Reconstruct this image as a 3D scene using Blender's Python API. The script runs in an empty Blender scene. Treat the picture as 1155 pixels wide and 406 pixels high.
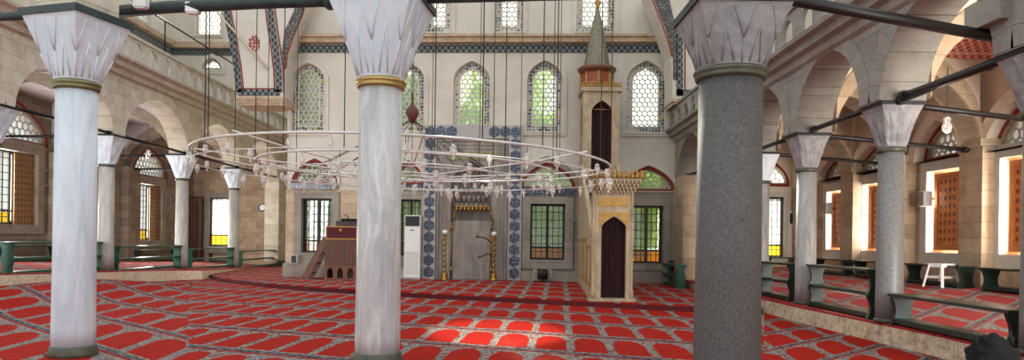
import bpy, bmesh, math, random
from mathutils import Vector, Matrix
from mathutils.geometry import tessellate_polygon
random.seed(7)
PI = math.pi
C = bpy.context.scene.collection
sin, cos = math.sin, math.cos

# ------------------------------------------------------------------ camera
F, CX, CY, EYE, ROLL = 800.0, 577.5, 271.0, 1.6, 0.014
cd = bpy.data.cameras.new('camera'); cam = bpy.data.objects.new('camera', cd); C.objects.link(cam)
cd.sensor_width = 36; cd.lens = F/1155*36; cd.shift_y = (CY-203)/1155; cd.clip_end = 500
cr, sr = cos(ROLL), sin(ROLL)
cam.matrix_world = Matrix(((cr, -sr, 0, 0), (0, 0, -1, 0), (sr, cr, 0, EYE), (0, 0, 0, 1)))
bpy.context.scene.camera = cam

def ray(x, y):
    a = (x-CX)/F; b = (CY-y)/F
    return a*cr - b*sr, a*sr + b*cr
def at(x, y, Y):
    u, v = ray(x, y); return Vector((u*Y, Y, EYE+v*Y))
def onz(x, y, z):
    u, v = ray(x, y); return at(x, y, (z-EYE)/v)
def onx(x, y, X):
    u, v = ray(x, y); return at(x, y, X/u)

# ------------------------------------------------------------------ mesh builder
class MB:
    def __init__(s): s.v = []; s.f = []; s.mi = []; s.sm = []
    def add(s, vs, fs, mi=0, sm=False):
        o = len(s.v); s.v += [tuple(p) for p in vs]
        for f in fs: s.f.append([i+o for i in f]); s.mi.append(mi); s.sm.append(sm)
        return s
    def box(s, x0, x1, y0, y1, z0, z1, mi=0):
        return s.add([(x0,y0,z0),(x1,y0,z0),(x1,y1,z0),(x0,y1,z0),(x0,y0,z1),(x1,y0,z1),(x1,y1,z1),(x0,y1,z1)],
              [(0,3,2,1),(4,5,6,7),(0,1,5,4),(1,2,6,5),(2,3,7,6),(3,0,4,7)], mi)
    def bar(s, p, q, w, h, mi=0, up=(0,0,1)):
        p = Vector(p); q = Vector(q); d = (q-p).normalized(); up = Vector(up)
        if abs(d.dot(up)) > .99: up = Vector((1,0,0))
        a = d.cross(up).normalized(); b = a.cross(d)
        vs = []
        for c in (p, q):
            for i, j in ((-1,-1),(1,-1),(1,1),(-1,1)): vs.append(c + a*i*w/2 + b*j*h/2)
        return s.add(vs, [(0,1,2,3),(7,6,5,4),(0,4,5,1),(1,5,6,2),(2,6,7,3),(3,7,4,0)], mi)
    def tube(s, pts, r, n=8, mi=0, closed=False, caps=True):
        pts = [Vector(p) for p in pts]; m = len(pts); vs = []; rs = r if isinstance(r, (list, tuple)) else [r]*m
        prev = None
        for i, p in enumerate(pts):
            a = pts[(i-1) % m] if (closed or i > 0) else p
            b = pts[(i+1) % m] if (closed or i < m-1) else p
            d = (b-a).normalized()
            up = Vector((0,0,1)) if abs(d.z) < .95 else Vector((1,0,0))
            if prev is not None and not closed:
                x = (prev - d*prev.dot(d))
                x = x.normalized() if x.length > 1e-4 else d.cross(up).normalized()
            else: x = d.cross(up).normalized()
            prev = x; y = d.cross(x)
            for k in range(n):
                t = 2*PI*k/n; vs.append(p + (x*cos(t)+y*sin(t))*rs[i])
        fs = []
        for i in range(m if closed else m-1):
            j = (i+1) % m
            for k in range(n): fs.append((i*n+k, i*n+(k+1) % n, j*n+(k+1) % n, j*n+k))
        s.add(vs, fs, mi, True)
        if caps and not closed:
            o = len(s.v)-len(vs)
            s.f.append([o+k for k in range(n)][::-1]); s.mi.append(mi); s.sm.append(False)
            s.f.append([o+(m-1)*n+k for k in range(n)]); s.mi.append(mi); s.sm.append(False)
        return s
    def lathe(s, prof, c=(0,0,0), n=24, mi=0, sm=True, caps=True):
        c = Vector(c); vs = []; fs = []
        for r, z in prof:
            for k in range(n):
                t = 2*PI*k/n; vs.append((c.x+r*cos(t), c.y+r*sin(t), c.z+z))
        for i in range(len(prof)-1):
            for k in range(n): fs.append((i*n+k, i*n+(k+1) % n, (i+1)*n+(k+1) % n, (i+1)*n+k))
        s.add(vs, fs, mi, sm)
        if caps:
            o = len(s.v)-len(vs)
            s.f.append([o+k for k in range(n)][::-1]); s.mi.append(mi); s.sm.append(False)
            s.f.append([o+(len(prof)-1)*n+k for k in range(n)]); s.mi.append(mi); s.sm.append(False)
        return s
    def plate(s, outer, holes, M, w0, w1, mi=0):
        """2-D outline with holes, extruded from depth w0 to w1 through mapping M(u,v,w)."""
        loops = [list(outer)] + [list(h) for h in holes]
        flat = [p for l in loops for p in l]
        tris = tessellate_polygon([[Vector((p[0], p[1], 0)) for p in l] for l in loops])
        n = len(flat); vs = [M(u, v, w0) for u, v in flat] + [M(u, v, w1) for u, v in flat]
        fs = []
        for t in tris: fs.append(tuple(t)); fs.append(tuple(i+n for i in reversed(t)))
        o = 0
        for l in loops:
            m = len(l)
            for i in range(m):
                j = (i+1) % m; fs.append((o+i, o+j, o+j+n, o+i+n))
            o += m
        return s.add(vs, fs, mi)
    def build(s, name, mat, parent=None, bevel=0, shift=None):
        me = bpy.data.meshes.new(name); me.from_pydata(s.v, [], s.f)
        mats = mat if isinstance(mat, (list, tuple)) else [mat]
        for m in mats: me.materials.append(m)
        for p, a, b in zip(me.polygons, s.mi, s.sm): p.material_index = a; p.use_smooth = b
        bm = bmesh.new(); bm.from_mesh(me); bmesh.ops.recalc_face_normals(bm, faces=bm.faces); bm.to_mesh(me); bm.free()
        o = bpy.data.objects.new(name, me); C.objects.link(o)
        if parent is not None:
            o.parent = parent
            o.matrix_parent_inverse = Matrix.Identity(4)
            if shift is not None: me.transform(Matrix.Translation(-Vector(shift)))
        if bevel:
            b = o.modifiers.new('bevel', 'BEVEL'); b.width = bevel; b.segments = 2; b.limit_method = 'ANGLE'
        return o

def thing(name, label, cat, loc=(0,0,0), rotz=0, group=None, kind=None):
    o = bpy.data.objects.new(name, None); C.objects.link(o); o.empty_display_size = .2
    o.location = loc; o.rotation_euler = (0,0,rotz)
    return tag(o, label, cat, group, kind)
def tag(o, label=None, cat=None, group=None, kind=None):
    if label: o['label'] = label
    if cat: o['category'] = cat
    if group: o['group'] = group
    if kind: o['kind'] = kind
    return o
def struct(o, label=None, cat=None): 
    o['kind'] = 'structure'
    if label: o['label'] = label
    if cat: o['category'] = cat
    return o
def dup(root, loc=None, rotz=None, label=None, group=None):
    r = root.copy(); C.objects.link(r)
    if loc is not None: r.location = loc
    if rotz is not None: r.rotation_euler = (0,0,rotz)
    if label: r['label'] = label
    if group: r['group'] = group
    for ch in list(root.children):
        c = ch.copy(); C.objects.link(c); c.parent = r
        for g in ch.children:
            d = g.copy(); C.objects.link(d); d.parent = c
    return r

# ------------------------------------------------------------------ materials
class NT:
    def __init__(s, name):
        s.m = bpy.data.materials.new(name); s.m.use_nodes = True; s.t = s.m.node_tree; s.n = s.t.nodes; s.l = s.t.links
        s.b = s.n['Principled BSDF']
    def node(s, t, **k):
        n = s.n.new(t)
        for a, v in k.items(): setattr(n, a, v)
        return n
    def link(s, a, b): s.l.new(a, b)
    def pos(s): return s.node('ShaderNodeNewGeometry').outputs['Position']
    def obj(s): return s.node('ShaderNodeTexCoord').outputs['Object']
    def math(s, op, a, b=None, c=None):
        n = s.node('ShaderNodeMath', operation=op)
        for i, x in enumerate((a, b, c)):
            if x is None: continue
            if hasattr(x, 'is_linked'): s.link(x, n.inputs[i])
            else: n.inputs[i].default_value = x
        return n.outputs[0]
    def mix(s, f, a, b):
        n = s.node('ShaderNodeMix', data_type='RGBA')
        for i, x in ((0, f), (6, a), (7, b)):
            if hasattr(x, 'is_linked'): s.link(x, n.inputs[i])
            elif i == 0: n.inputs[0].default_value = x
            else: n.inputs[i].default_value = (*x, 1)
        return n.outputs[2]
    def noise(s, vec, scale, detail=4, rough=.6):
        n = s.node('ShaderNodeTexNoise'); n.inputs['Scale'].default_value = scale; n.inputs['Detail'].default_value = detail
        n.inputs['Roughness'].default_value = rough
        if vec is not None: s.link(vec, n.inputs['Vector'])
        return n.outputs['Fac']
    def ramp(s, f, stops, interp='LINEAR'):
        n = s.node('ShaderNodeValToRGB'); n.color_ramp.interpolation = interp
        e = n.color_ramp.elements
        while len(e) < len(stops): e.new(.5)
        for i, (p, c) in enumerate(stops): e[i].position = p; e[i].color = (*c, 1)
        s.link(f, n.inputs[0]); return n.outputs[0]
    def comb(s, x, y, z=0.0):
        n = s.node('ShaderNodeCombineXYZ')
        for i, v in enumerate((x, y, z)):
            if hasattr(v, 'is_linked'): s.link(v, n.inputs[i])
            else: n.inputs[i].default_value = v
        return n.outputs[0]
    def sep(s, v):
        n = s.node('ShaderNodeSeparateXYZ'); s.link(v, n.inputs[0]); return n.outputs
    def scale(s, v, sc):
        n = s.node('ShaderNodeVectorMath', operation='MULTIPLY'); s.link(v, n.inputs[0]); n.inputs[1].default_value = sc; return n.outputs[0]
    def done(s, col=None, rough=.6, metal=0, bump=None, bs=.3, bd=.02, spec=None):
        if col is not None:
            if hasattr(col, 'is_linked'): s.link(col, s.b.inputs['Base Color'])
            else: s.b.inputs['Base Color'].default_value = (*col, 1)
        if hasattr(rough, 'is_linked'): s.link(rough, s.b.inputs['Roughness'])
        else: s.b.inputs['Roughness'].default_value = rough
        s.b.inputs['Metallic'].default_value = metal
        if spec is not None: s.b.inputs['Specular IOR Level'].default_value = spec
        if bump is not None:
            n = s.node('ShaderNodeBump'); n.inputs['Strength'].default_value = bs; n.inputs['Distance'].default_value = bd
            s.link(bump, n.inputs['Height']); s.link(n.outputs[0], s.b.inputs['Normal'])
        return s.m

def lin(r, g, b):
    f = lambda c: c/12.92 if c <= .04045 else ((c+.055)/1.055)**2.4
    return f(r/255), f(g/255), f(b/255)

def simple(name, c, rough=.5, metal=0, var=.12, scale=6, spec=None):
    t = NT(name); n = t.noise(t.obj(), scale)
    a = tuple(x*(1-var) for x in c); b = tuple(min(1, x*(1+var)) for x in c)
    return t.done(t.ramp(n, [(.3, a), (.7, b)]), rough, metal, spec=spec)

def stone(name, axis, c1, c2, mortar, w=.85, h=.38, rough=.85, msize=.008):
    t = NT(name); p = t.sep(t.pos())
    v = t.comb(p[0] if axis == 'x' else (p[1] if axis == 'y' else t.math('ADD', p[0], p[1])), p[2])
    b = t.node('ShaderNodeTexBrick'); t.link(v, b.inputs['Vector'])
    b.inputs['Scale'].default_value = 1; b.inputs['Brick Width'].default_value = w; b.inputs['Row Height'].default_value = h
    b.inputs['Mortar Size'].default_value = msize; b.inputs['Mortar Smooth'].default_value = .3
    b.inputs['Color1'].default_value = (*c1, 1); b.inputs['Color2'].default_value = (*c2, 1); b.inputs['Mortar'].default_value = (*mortar, 1)
    n = t.noise(t.pos(), 2.2, 6, .65); n2 = t.noise(t.pos(), 22, 4, .7)
    k = t.math('ADD', t.math('MULTIPLY', n, .75), t.math('MULTIPLY', n2, .35))
    g = t.ramp(k, [(.3, (.62,.58,.54)), (.55, (.95,.94,.92)), (.75, (1.12,1.1,1.06))])
    m = t.node('ShaderNodeMix', data_type='RGBA', blend_type='MULTIPLY'); m.inputs[0].default_value = 1
    t.link(b.outputs[0], m.inputs[6]); t.link(g, m.inputs[7])
    return t.done(m.outputs[2], rough, bump=t.math('SUBTRACT', n2, b.outputs['Fac']), bs=.35, bd=.012)

def marble(name, base, dark, vs=1.2, rough=.45, stretch=(3,3,.5), amt=.55):
    t = NT(name); p = t.scale(t.pos(), stretch)
    n = t.node('ShaderNodeTexNoise'); n.inputs['Scale'].default_value = vs; n.inputs['Detail'].default_value = 8; n.inputs['Roughness'].default_value = .68
    n.inputs['Distortion'].default_value = 1.2; t.link(p, n.inputs['Vector'])
    c = t.ramp(n.outputs['Fac'], [(.25, dark), (.5, tuple(dark[i]*(1-amt)+base[i]*amt for i in range(3))), (.62, base)])
    f = t.noise(t.pos(), 60, 3)
    m = t.node('ShaderNodeMix', data_type='RGBA', blend_type='MULTIPLY'); m.inputs[0].default_value = .5
    t.link(c, m.inputs[6]); t.link(t.ramp(f, [(.3, (.82,.82,.82)), (.7, (1.05,1.05,1.05))]), m.inputs[7])
    return t.done(m.outputs[2], rough)

def granite(name, a, b, c, rough=.45, sc=55):
    t = NT(name); n = t.noise(t.pos(), sc, 3, .8); n2 = t.noise(t.pos(), sc*.35, 4, .6)
    k = t.math('ADD', t.math('MULTIPLY', n, .7), t.math('MULTIPLY', n2, .3))
    return t.done(t.ramp(k, [(.36, a), (.5, b), (.66, c)]), rough)

def wood(name, a, b, axis=2, rough=.45, sc=6):
    t = NT(name); s = [9, 9, 9]; s[axis] = .8
    n = t.noise(t.scale(t.obj(), tuple(s)), sc/3, 5, .65)
    return t.done(t.ramp(n, [(.3, a), (.7, b)]), rough, bump=n, bs=.1, bd=.003)

PL = marble('cream_plaster', lin(212,204,190), lin(190,180,164), .35, .9, (1,1,1), .6)
PLL = marble('lilac_grey_plaster', lin(196,184,182), lin(160,148,146), .5, .9, (1,1,1), .6)
PLW = marble('warm_white_plaster', lin(240,226,206), lin(215,198,176), .4, .9, (1,1,1), .6)
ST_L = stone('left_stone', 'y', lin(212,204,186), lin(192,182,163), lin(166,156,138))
ST_R = stone('right_stone', 'y', lin(152,147,139), lin(134,128,120), lin(108,102,95), .95, .42)
ST_X = stone('cross_stone', 'x', lin(196,170,140), lin(170,144,118), lin(140,118,98), .8, .36)
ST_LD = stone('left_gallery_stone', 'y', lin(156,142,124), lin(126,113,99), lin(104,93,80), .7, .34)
ST_XD = stone('end_gallery_stone', 'x', lin(176,152,128), lin(150,128,106), lin(128,110,92), .6, .3)
ST_T = stone('tan_stone', 'b', lin(202,180,152), lin(182,158,130), lin(156,134,110), .75, .36)
ST_TP = granite('porous_tan_stone', lin(120,96,74), lin(170,138,108), lin(196,164,132), .9, 14)
ST_G = stone('grey_window_stone', 'x', lin(158,149,137), lin(142,133,121), lin(120,111,100), 1.4, .8)
CORN = granite('cornice_stone', lin(166,156,142), lin(194,184,168), lin(208,198,184), .85, 5)
TAN = granite('tan_cornice', lin(150,124,98), lin(182,156,128), lin(196,172,146), .8, 7)
KERB = granite('kerb_stone', lin(140,116,92), lin(190,170,142), lin(214,198,172), .9, 8)
KERBL = granite('pale_kerb_stone', lin(200,180,150), lin(226,208,180), lin(236,222,198), .9, 8)
M_W = marble('white_marble', lin(220,224,230), lin(176,182,194), 1.0, .4, (4,4,.6), .7)
M_W2 = marble('grey_veined_marble', lin(212,208,204), lin(150,148,150), 1.6, .38, (4,4,.8), .65)
M_CAP = marble('capital_marble', lin(222,228,234), lin(194,202,212), 1.2, .55, (1,1,1), .6)
M_CAPG = marble('grey_capital_marble', lin(150,146,146), lin(110,106,108), 1.4, .55, (1,1,2), .6)
M_COL = marble('gallery_column_marble', lin(196,190,182), lin(150,146,140), 1.2, .5, (4,4,.8), .6)
M_COLG = marble('grey_column_marble', lin(168,164,160), lin(112,110,110), 1.3, .45, (4,4,.7), .6)
M_MIN = marble('minbar_marble', lin(188,168,136), lin(136,116,88), 1.1, .5, (2,2,1), .6)
M_MIH = marble('mihrab_marble', lin(156,145,134), lin(102,91,82), .8, .5, (3,3,.5), .55)
GR = granite('dark_granite', lin(58,55,54), lin(84,80,78), lin(112,106,102), .65, 70)
GR2 = granite('grey_granite', lin(84,82,80), lin(112,109,106), lin(140,136,132), .45, 70)
BRASS = simple('brass', lin(160,122,60), .34, .85, .2)
BRASSC = simple('collar_brass', lin(170,146,88), .32, .7, .15)
BRASSD = simple('dull_brass', lin(122,118,84), .4, .8, .2)
GOLD = simple('gilding', lin(166,126,62), .5, .35, .3, 14)
LEAD = simple('dark_patina_metal', lin(84,84,70), .5, .4, .3)
IRON = simple('black_iron', lin(34,32,34), .5, .6, .3)
IRONG = simple('green_black_beam', lin(46,58,58), .55, .1, .4)
BEAM = wood('black_beam_wood', lin(12,10,10), lin(30,24,21), 1, .5)
GREEN = simple('green_paint', lin(28,86,66), .32, 0, .2, 5)
DGREEN = simple('dark_green_paint', lin(18,40,31), .38, 0, .3, 5)
BRWOOD = wood('brown_wood', lin(84,46,24), lin(124,74,42), 2)
DWOOD = wood('dark_brown_wood', lin(48,26,18), lin(76,42,28), 2)
VELV = wood('dark_red_velvet', lin(22,5,6), lin(54,13,14), 2, .9)
MAROON = simple('maroon_cloth', lin(84,18,24), .8, 0, .15)
RISER = simple('dark_red_carpet_edge', lin(88,14,18), .95, 0, .3, 8)
REDEDGE = simple('red_carpet_edge', lin(150,26,20), .95, 0, .3, 8)
WPAINT = simple('white_paint', lin(226,224,218), .5, 0, .06)
WPLAS = simple('white_plastic', lin(232,230,226), .35, 0, .04)
BLACK = simple('black_plastic', lin(24,23,24), .5, 0, .2)
BLACKC = simple('black_cloth', lin(3,3,3), .9, 0, .4)
DARKW = simple('dark_window_bars', lin(26,24,20), .5, .2, .2)
REDP = simple('red_painted_border', lin(132,44,34), .8, 0, .15)
ROPE = simple('dark_cord', lin(70,62,56), .8, 0, .2)
CHW = simple('white_painted_metal', lin(224,222,216), .35, .2, .06)
LEADG = simple('cone_lead', lin(118,112,92), .5, .3, .25, 9)
GRAYP = simple('grey_speaker_box', lin(150,148,142), .6)

def glass(name, tint, rough=.05, trans=.75):
    t = NT(name); out = t.n['Material Output']; t.n.remove(t.b)
    a = t.node('ShaderNodeBsdfTransparent'); a.inputs[0].default_value = (*tint, 1)
    b = t.node('ShaderNodeBsdfTranslucent'); b.inputs[0].default_value = (*tint, 1)
    g = t.node('ShaderNodeBsdfGlossy'); g.inputs['Roughness'].default_value = rough
    m = t.node('ShaderNodeMixShader'); m.inputs[0].default_value = trans; t.link(b.outputs[0], m.inputs[1]); t.link(a.outputs[0], m.inputs[2])
    m2 = t.node('ShaderNodeMixShader'); m2.inputs[0].default_value = .06; t.link(m.outputs[0], m2.inputs[1]); t.link(g.outputs[0], m2.inputs[2])
    t.link(m2.outputs[0], out.inputs[0]); return t.m
GLASS = glass('clear_window_glass', (.92,.96,.9), .05, .8)
GLASSM = glass('milky_window_glass', (.95,.97,.95), .2, .45)
AMBER = glass('amber_glass', (1,.55,.08), .1, .6)
YELLOW = glass('yellow_glass', (1,.8,.2), .1, .6)
def crystal():
    t = NT('lamp_crystal'); out = t.n['Material Output']; t.n.remove(t.b)
    a = t.node('ShaderNodeBsdfTransparent'); a.inputs[0].default_value = (.96,.95,.92,1)
    g = t.node('ShaderNodeBsdfGlossy'); g.inputs[0].default_value = (1,.98,.94,1); g.inputs['Roughness'].default_value = .12
    d = t.node('ShaderNodeBsdfDiffuse'); d.inputs[0].default_value = (.9,.88,.84,1)
    m = t.node('ShaderNodeMixShader'); m.inputs[0].default_value = .5; t.link(g.outputs[0], m.inputs[1]); t.link(d.outputs[0], m.inputs[2])
    fr = t.node('ShaderNodeLayerWeight'); fr.inputs[0].default_value = .35
    m2 = t.node('ShaderNodeMixShader'); t.link(t.math('MULTIPLY_ADD', fr.outputs['Facing'], .7, .3), m2.inputs[0])
    t.link(a.outputs[0], m2.inputs[1]); t.link(m.outputs[0], m2.inputs[2]); t.link(m2.outputs[0], out.inputs[0]); return t.m
CRYS = crystal()

def stained():
    t = NT('stained_border'); v = t.node('ShaderNodeTexVoronoi'); v.inputs['Scale'].default_value = 8.5; v.inputs['Randomness'].default_value = .3
    t.link(t.pos(), v.inputs['Vector'])
    r = t.sep(v.outputs['Color'])[0]
    c = t.ramp(r, [(0, lin(70,84,96)), (.3, lin(96,120,128)), (.5, lin(60,66,62)), (.68, lin(190,150,60)), (.8, lin(110,120,110)), (.92, lin(150,160,150))], 'CONSTANT')
    m = t.math('GREATER_THAN', v.outputs['Distance'], .47)
    return t.done(t.mix(m, c, lin(196,184,170)), .5)
STAIN = stained()

def tiles(name, bg, fg, sc, mid=None):
    t = NT(name); v = t.node('ShaderNodeTexVoronoi'); v.inputs['Scale'].default_value = sc; v.inputs['Randomness'].default_value = .6
    t.link(t.pos(), v.inputs['Vector']); n = t.noise(t.pos(), sc*1.6, 3)
    k = t.math('ADD', v.outputs['Distance'], t.math('MULTIPLY', n, .4))
    st = [(.35, fg), (.5, mid or tuple((a+b)/2 for a, b in zip(bg, fg))), (.62, bg)]
    return t.done(t.ramp(k, st), .25)
TILE = tiles('blue_tile', lin(58,64,80), lin(164,166,174), 13, lin(84,94,114))
TILEHEX = tiles('pale_tile_ground', lin(168,160,152), lin(120,128,146), 14)
TILED = tiles('dark_blue_inscription_tile', lin(40,46,64), lin(150,150,158), 10)
ORN = tiles('dark_arabesque', lin(58,52,50), lin(140,128,112), 12)
MEDR = tiles('red_medallion_paint', lin(140,60,50), lin(214,190,170), 9)

def frieze(name='meander_frieze'):
    t = NT(name); p = t.sep(t.pos()); s = t.math('ADD', p[0], p[1])
    a = t.math('SINE', t.math('MULTIPLY', s, 30)); z = t.math('MULTIPLY', t.math('SINE', t.math('MULTIPLY', p[2], 26)), .8)
    k = t.math('ABSOLUTE', t.math('ADD', a, z))
    return t.done(t.ramp(k, [(.12, lin(150,152,146)), (.34, lin(74,80,80)), (.9, lin(50,54,58))]), .7)
FRZ = frieze()

def shutter_mat(name, a, b, dark):
    t = NT(name); p = t.sep(t.pos()); s = t.math('ADD', p[0], p[1])
    k = t.math('MULTIPLY', t.math('ABSOLUTE', t.math('SINE', t.math('MULTIPLY', s, 17))), t.math('ABSOLUTE', t.math('SINE', t.math('MULTIPLY', p[2], 15))))
    n = t.noise(t.pos(), 9, 4); base = t.ramp(n, [(.3, a), (.7, b)])
    return t.done(t.mix(t.math('GREATER_THAN', k, .62), base, dark), .45)
SHUT = shutter_mat('carved_orange_shutter', lin(196,112,52), lin(226,146,78), lin(138,72,36))
SHUTD = shutter_mat('carved_brown_shutter', lin(122,84,44), lin(160,116,66), lin(96,66,38))

def chevron():
    t = NT('red_painted_chevrons'); p = t.sep(t.pos())
    k = t.math('FRACT', t.math('MULTIPLY', t.math('ADD', p[0], t.math('PINGPONG', p[1], .12)), 5.5))
    q = t.math('FRACT', t.math('MULTIPLY', p[1], .9))
    c = t.mix(t.math('GREATER_THAN', k, .62), lin(190,60,40), lin(226,200,180))
    return t.done(t.mix(t.math('GREATER_THAN', q, .95), c, lin(240,230,214)), .8)
CHEV = chevron()

def carpet(name, O, U, V, bright=1.0, pale=0.0):
    O = Vector(O[:2]); U = Vector(U[:2]); V = Vector(V[:2]); det = U.x*V.y-U.y*V.x
    t = NT(name); p = t.sep(t.pos())
    x = t.math('SUBTRACT', p[0], O.x); y = t.math('SUBTRACT', p[1], O.y)
    def lincomb(a, b): return t.math('ADD', t.math('MULTIPLY', x, a), t.math('MULTIPLY', y, b))
    u = lincomb(V.y/det, -V.x/det); v = lincomb(-U.y/det, U.x/det)
    fu = t.math('FRACT', u); fv = t.math('FRACT', v)
    d = t.math('ABSOLUTE', t.math('SUBTRACT', fu, .5))             # 0 centre .. .5 strip
    top = t.math('SUBTRACT', .93, t.math('MULTIPLY', t.math('POWER', t.math('DIVIDE', d, .38), 3.0), .20))
    red = t.math('MULTIPLY', t.math('LESS_THAN', d, .395), t.math('MULTIPLY', t.math('GREATER_THAN', fv, .17), t.math('LESS_THAN', fv, top)))
    row = t.math('LESS_THAN', fv, .125)
    n1 = t.noise(t.pos(), 9, 3, .7); n2 = t.noise(t.pos(), 30, 3, .7)
    v1 = t.node('ShaderNodeTexVoronoi'); v1.inputs['Scale'].default_value = 11; t.link(t.pos(), v1.inputs['Vector'])
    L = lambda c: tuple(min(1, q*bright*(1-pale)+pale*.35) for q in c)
    mixn = t.math('ADD', t.math('MULTIPLY', n2, .6), t.math('MULTIPLY', v1.outputs['Distance'], .6))
    cs = t.ramp(mixn, [(.38, L(lin(48,54,70))), (.5, L(lin(112,108,108))), (.62, L(lin(156,148,136))), (.76, L(lin(100,56,50)))])
    cr_ = t.ramp(mixn, [(.38, L(lin(28,30,40))), (.55, L(lin(66,66,74))), (.7, L(lin(110,102,100)))])
    rn = t.ramp(t.math('ADD', t.math('MULTIPLY', n1, .5), t.math('MULTIPLY', n2, .5)), [(.3, L(lin(130,19,12))), (.7, L(lin(176,38,24)))])
    col = t.mix(row, cs, cr_)
    e = t.math('LESS_THAN', t.math('ABSOLUTE', t.math('SUBTRACT', fv, .02)), .02)
    col = t.mix(e, col, L(lin(150,22,18)))
    col = t.mix(red, col, rn)
    return t.done(col, .95, bump=n2, bs=.3, bd=.004, spec=.1)

# ================================================================== FLOORS
def vec(a, b, z=0): return onz(*b, z) - onz(*a, z)
cO = onz(564.6, 374.8, 0)
r1 = lambda x, y: (450+x/5.775, 336+y/5.775)
cU = vec(r1(290,160), r1(1098,210))/4
cV = (vec(r1(630,280), r1(730,112)) + vec(r1(862,300), r1(910,125)))/4
CAR_C = carpet('nave_carpet', cO, cU, cV)
lO = onz(124.5, 362.8, 0); lU = vec((124.5,362.8), (154,370)); lV = vec((124.5,362.8), (172,350.6))
CAR_L = carpet('left_nave_carpet', lO, lU, lV)
rO = onz(909, 388, 0); rU = vec((909,388), (939,381.4)); rV = vec((909,388), (882,374.6))
CAR_R = carpet('right_nave_carpet', rO, rU, rV)
CAR_P = carpet('platform_carpet', onz(638,325,.14), vec((638,325),(660,326),.14), cV*.95)
CAR_LG = carpet('left_gallery_carpet', lO, lU, lV, 1.0, .06)
CAR_RG = carpet('right_gallery_carpet', rO+Vector((.3,.2,0)), rU*1.1, rV*1.1, 1.5, .16)  # colours raised and paled so the carpet itself carries the gallery sunlight
print('carpet vecs', cU, cV, lU, lV, rU, rV)

XL, XR = -13.0, 6.2           # arcade axes
XLW, XRW = -18.0, 11.0        # outer gallery walls
YLE, YRE = 40.0, 28.0         # end walls
ZL, ZR = .30, .34
def zy(Y): return ZL + .028*(28-Y)
def zl(X, Y=28): return zy(Y) + .05*max(0, XL-X)
def zr(X): return ZR + .078*max(0, X-XR)
def YW(u): return 25.95 - .054*u

struct(MB().box(-40, 40, -8, 45, -.4, -.02).build('floor', ST_XD), 'stone floor of the hall beneath the carpets', 'floor')
def poly_slab(pts, z0, z1):
    return MB().plate([(p[0], p[1]) for p in pts], [], lambda u, v, w: (u, v, w), z0, z1)
# seam lines on the nave floor
edge = [(228,309), (232,312.5), (249,318.5), (300,324.5), (350,329), (402,332), (453,335.5), (520,339), (600,343), (683,347.5), (740,350.5), (790,353)]
pe = [onz(x, y, 0) for x, y in edge]
sL = ray(213, 350)[0]
kerbL = [Vector((-12.5,12,0)), Vector((-12.5,17,0)), Vector((-12.45,21,0)), Vector((-12.3,23.5,0)), Vector((-11.9,25.3,0)), onz(228,315.5,0)]
kerbR = [onz(x, y, 0) for x, y in ((1125,424), (1060,404), (1007,391), (950,376.5), (895,362.5), (862,353))]
kerbR.append(Vector((5.75, 20, 0))); kerbR.append(Vector((5.75, 24, 0)))
for k in kerbR: k.x = max(k.x, 5.6) if k.y > 10 else k.x
farL = Vector((-13, 33, 0))
lc = [(-15,1), (sL*1.0-.5, 1), (sL*30.0, 30.0)] + [tuple(p[:2]) for p in reversed(kerbL)]
def lift(X, Y):
    f = min(1, max(0, (-X-9.0)/3.4)); g = min(1, max(0, (25-Y)/5)); f = f*f*(3-2*f); g = g*g*(3-2*g); return .30*f*g
m = MB(); NI, NJ = 26, 40; vs = []
for j in range(NJ+1):
    Y = 2+(26.3-2)*j/NJ
    x1 = sL*Y; x0 = -12.45 if Y < 22 else (-12.45+(Y-22)/(26.3-22)*(sL*26.3+12.45))
    for i in range(NI+1):
        X = x0+(x1-x0)*i/NI; vs.append((X, Y, .01+lift(X, Y)))
m.add(vs, [(j*(NI+1)+i, j*(NI+1)+i+1, (j+1)*(NI+1)+i+1, (j+1)*(NI+1)+i) for j in range(NJ) for i in range(NI)], 0, True)
car1 = m.build('prayer_carpet', CAR_L)
tag(car1, 'red prayer carpet with long niches around the leftmost big column', 'carpet')
xr_seam = ray(862, 380)[0]
car2 = poly_slab([(sL, 1), (xr_seam*1, 1), (xr_seam*13.2, 13.2), (5.6,pe[-1].y+.3)] + [(p.x, p.y+.25) for p in pe[::-1]] + [(sL*27.5,27.5)], -.02, .01).build('prayer_carpet', CAR_C)
tag(car2, 'red prayer carpet with rows of arched niches in the middle of the nave', 'carpet')
car3 = poly_slab([(xr_seam, 1), (9,1)] + [p[:2] for p in kerbR[:6]] + [(xr_seam*14.5,14.5)], -.02, .01).build('prayer_carpet', CAR_R)
tag(car3, 'red prayer carpet strip beside the stone kerb at the right of the nave', 'carpet')

# platform before the mihrab
pl = [(p.x, p.y) for p in pe] + [(5.75, pe[-1].y), (5.75, 25.6), (-8.45, 26.38), (-8.45, 34), (-12.4, 34)]
struct(poly_slab(pl, -.02, .13).build('trim_1', RISER), 'low platform step with dark red edge', 'step')
pc = [(x, y+.03) for x, y in pl]
tag(poly_slab(pc, .13, .145).build('prayer_carpet', CAR_P), 'red prayer carpet on the low platform in front of the mihrab', 'carpet')

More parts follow.
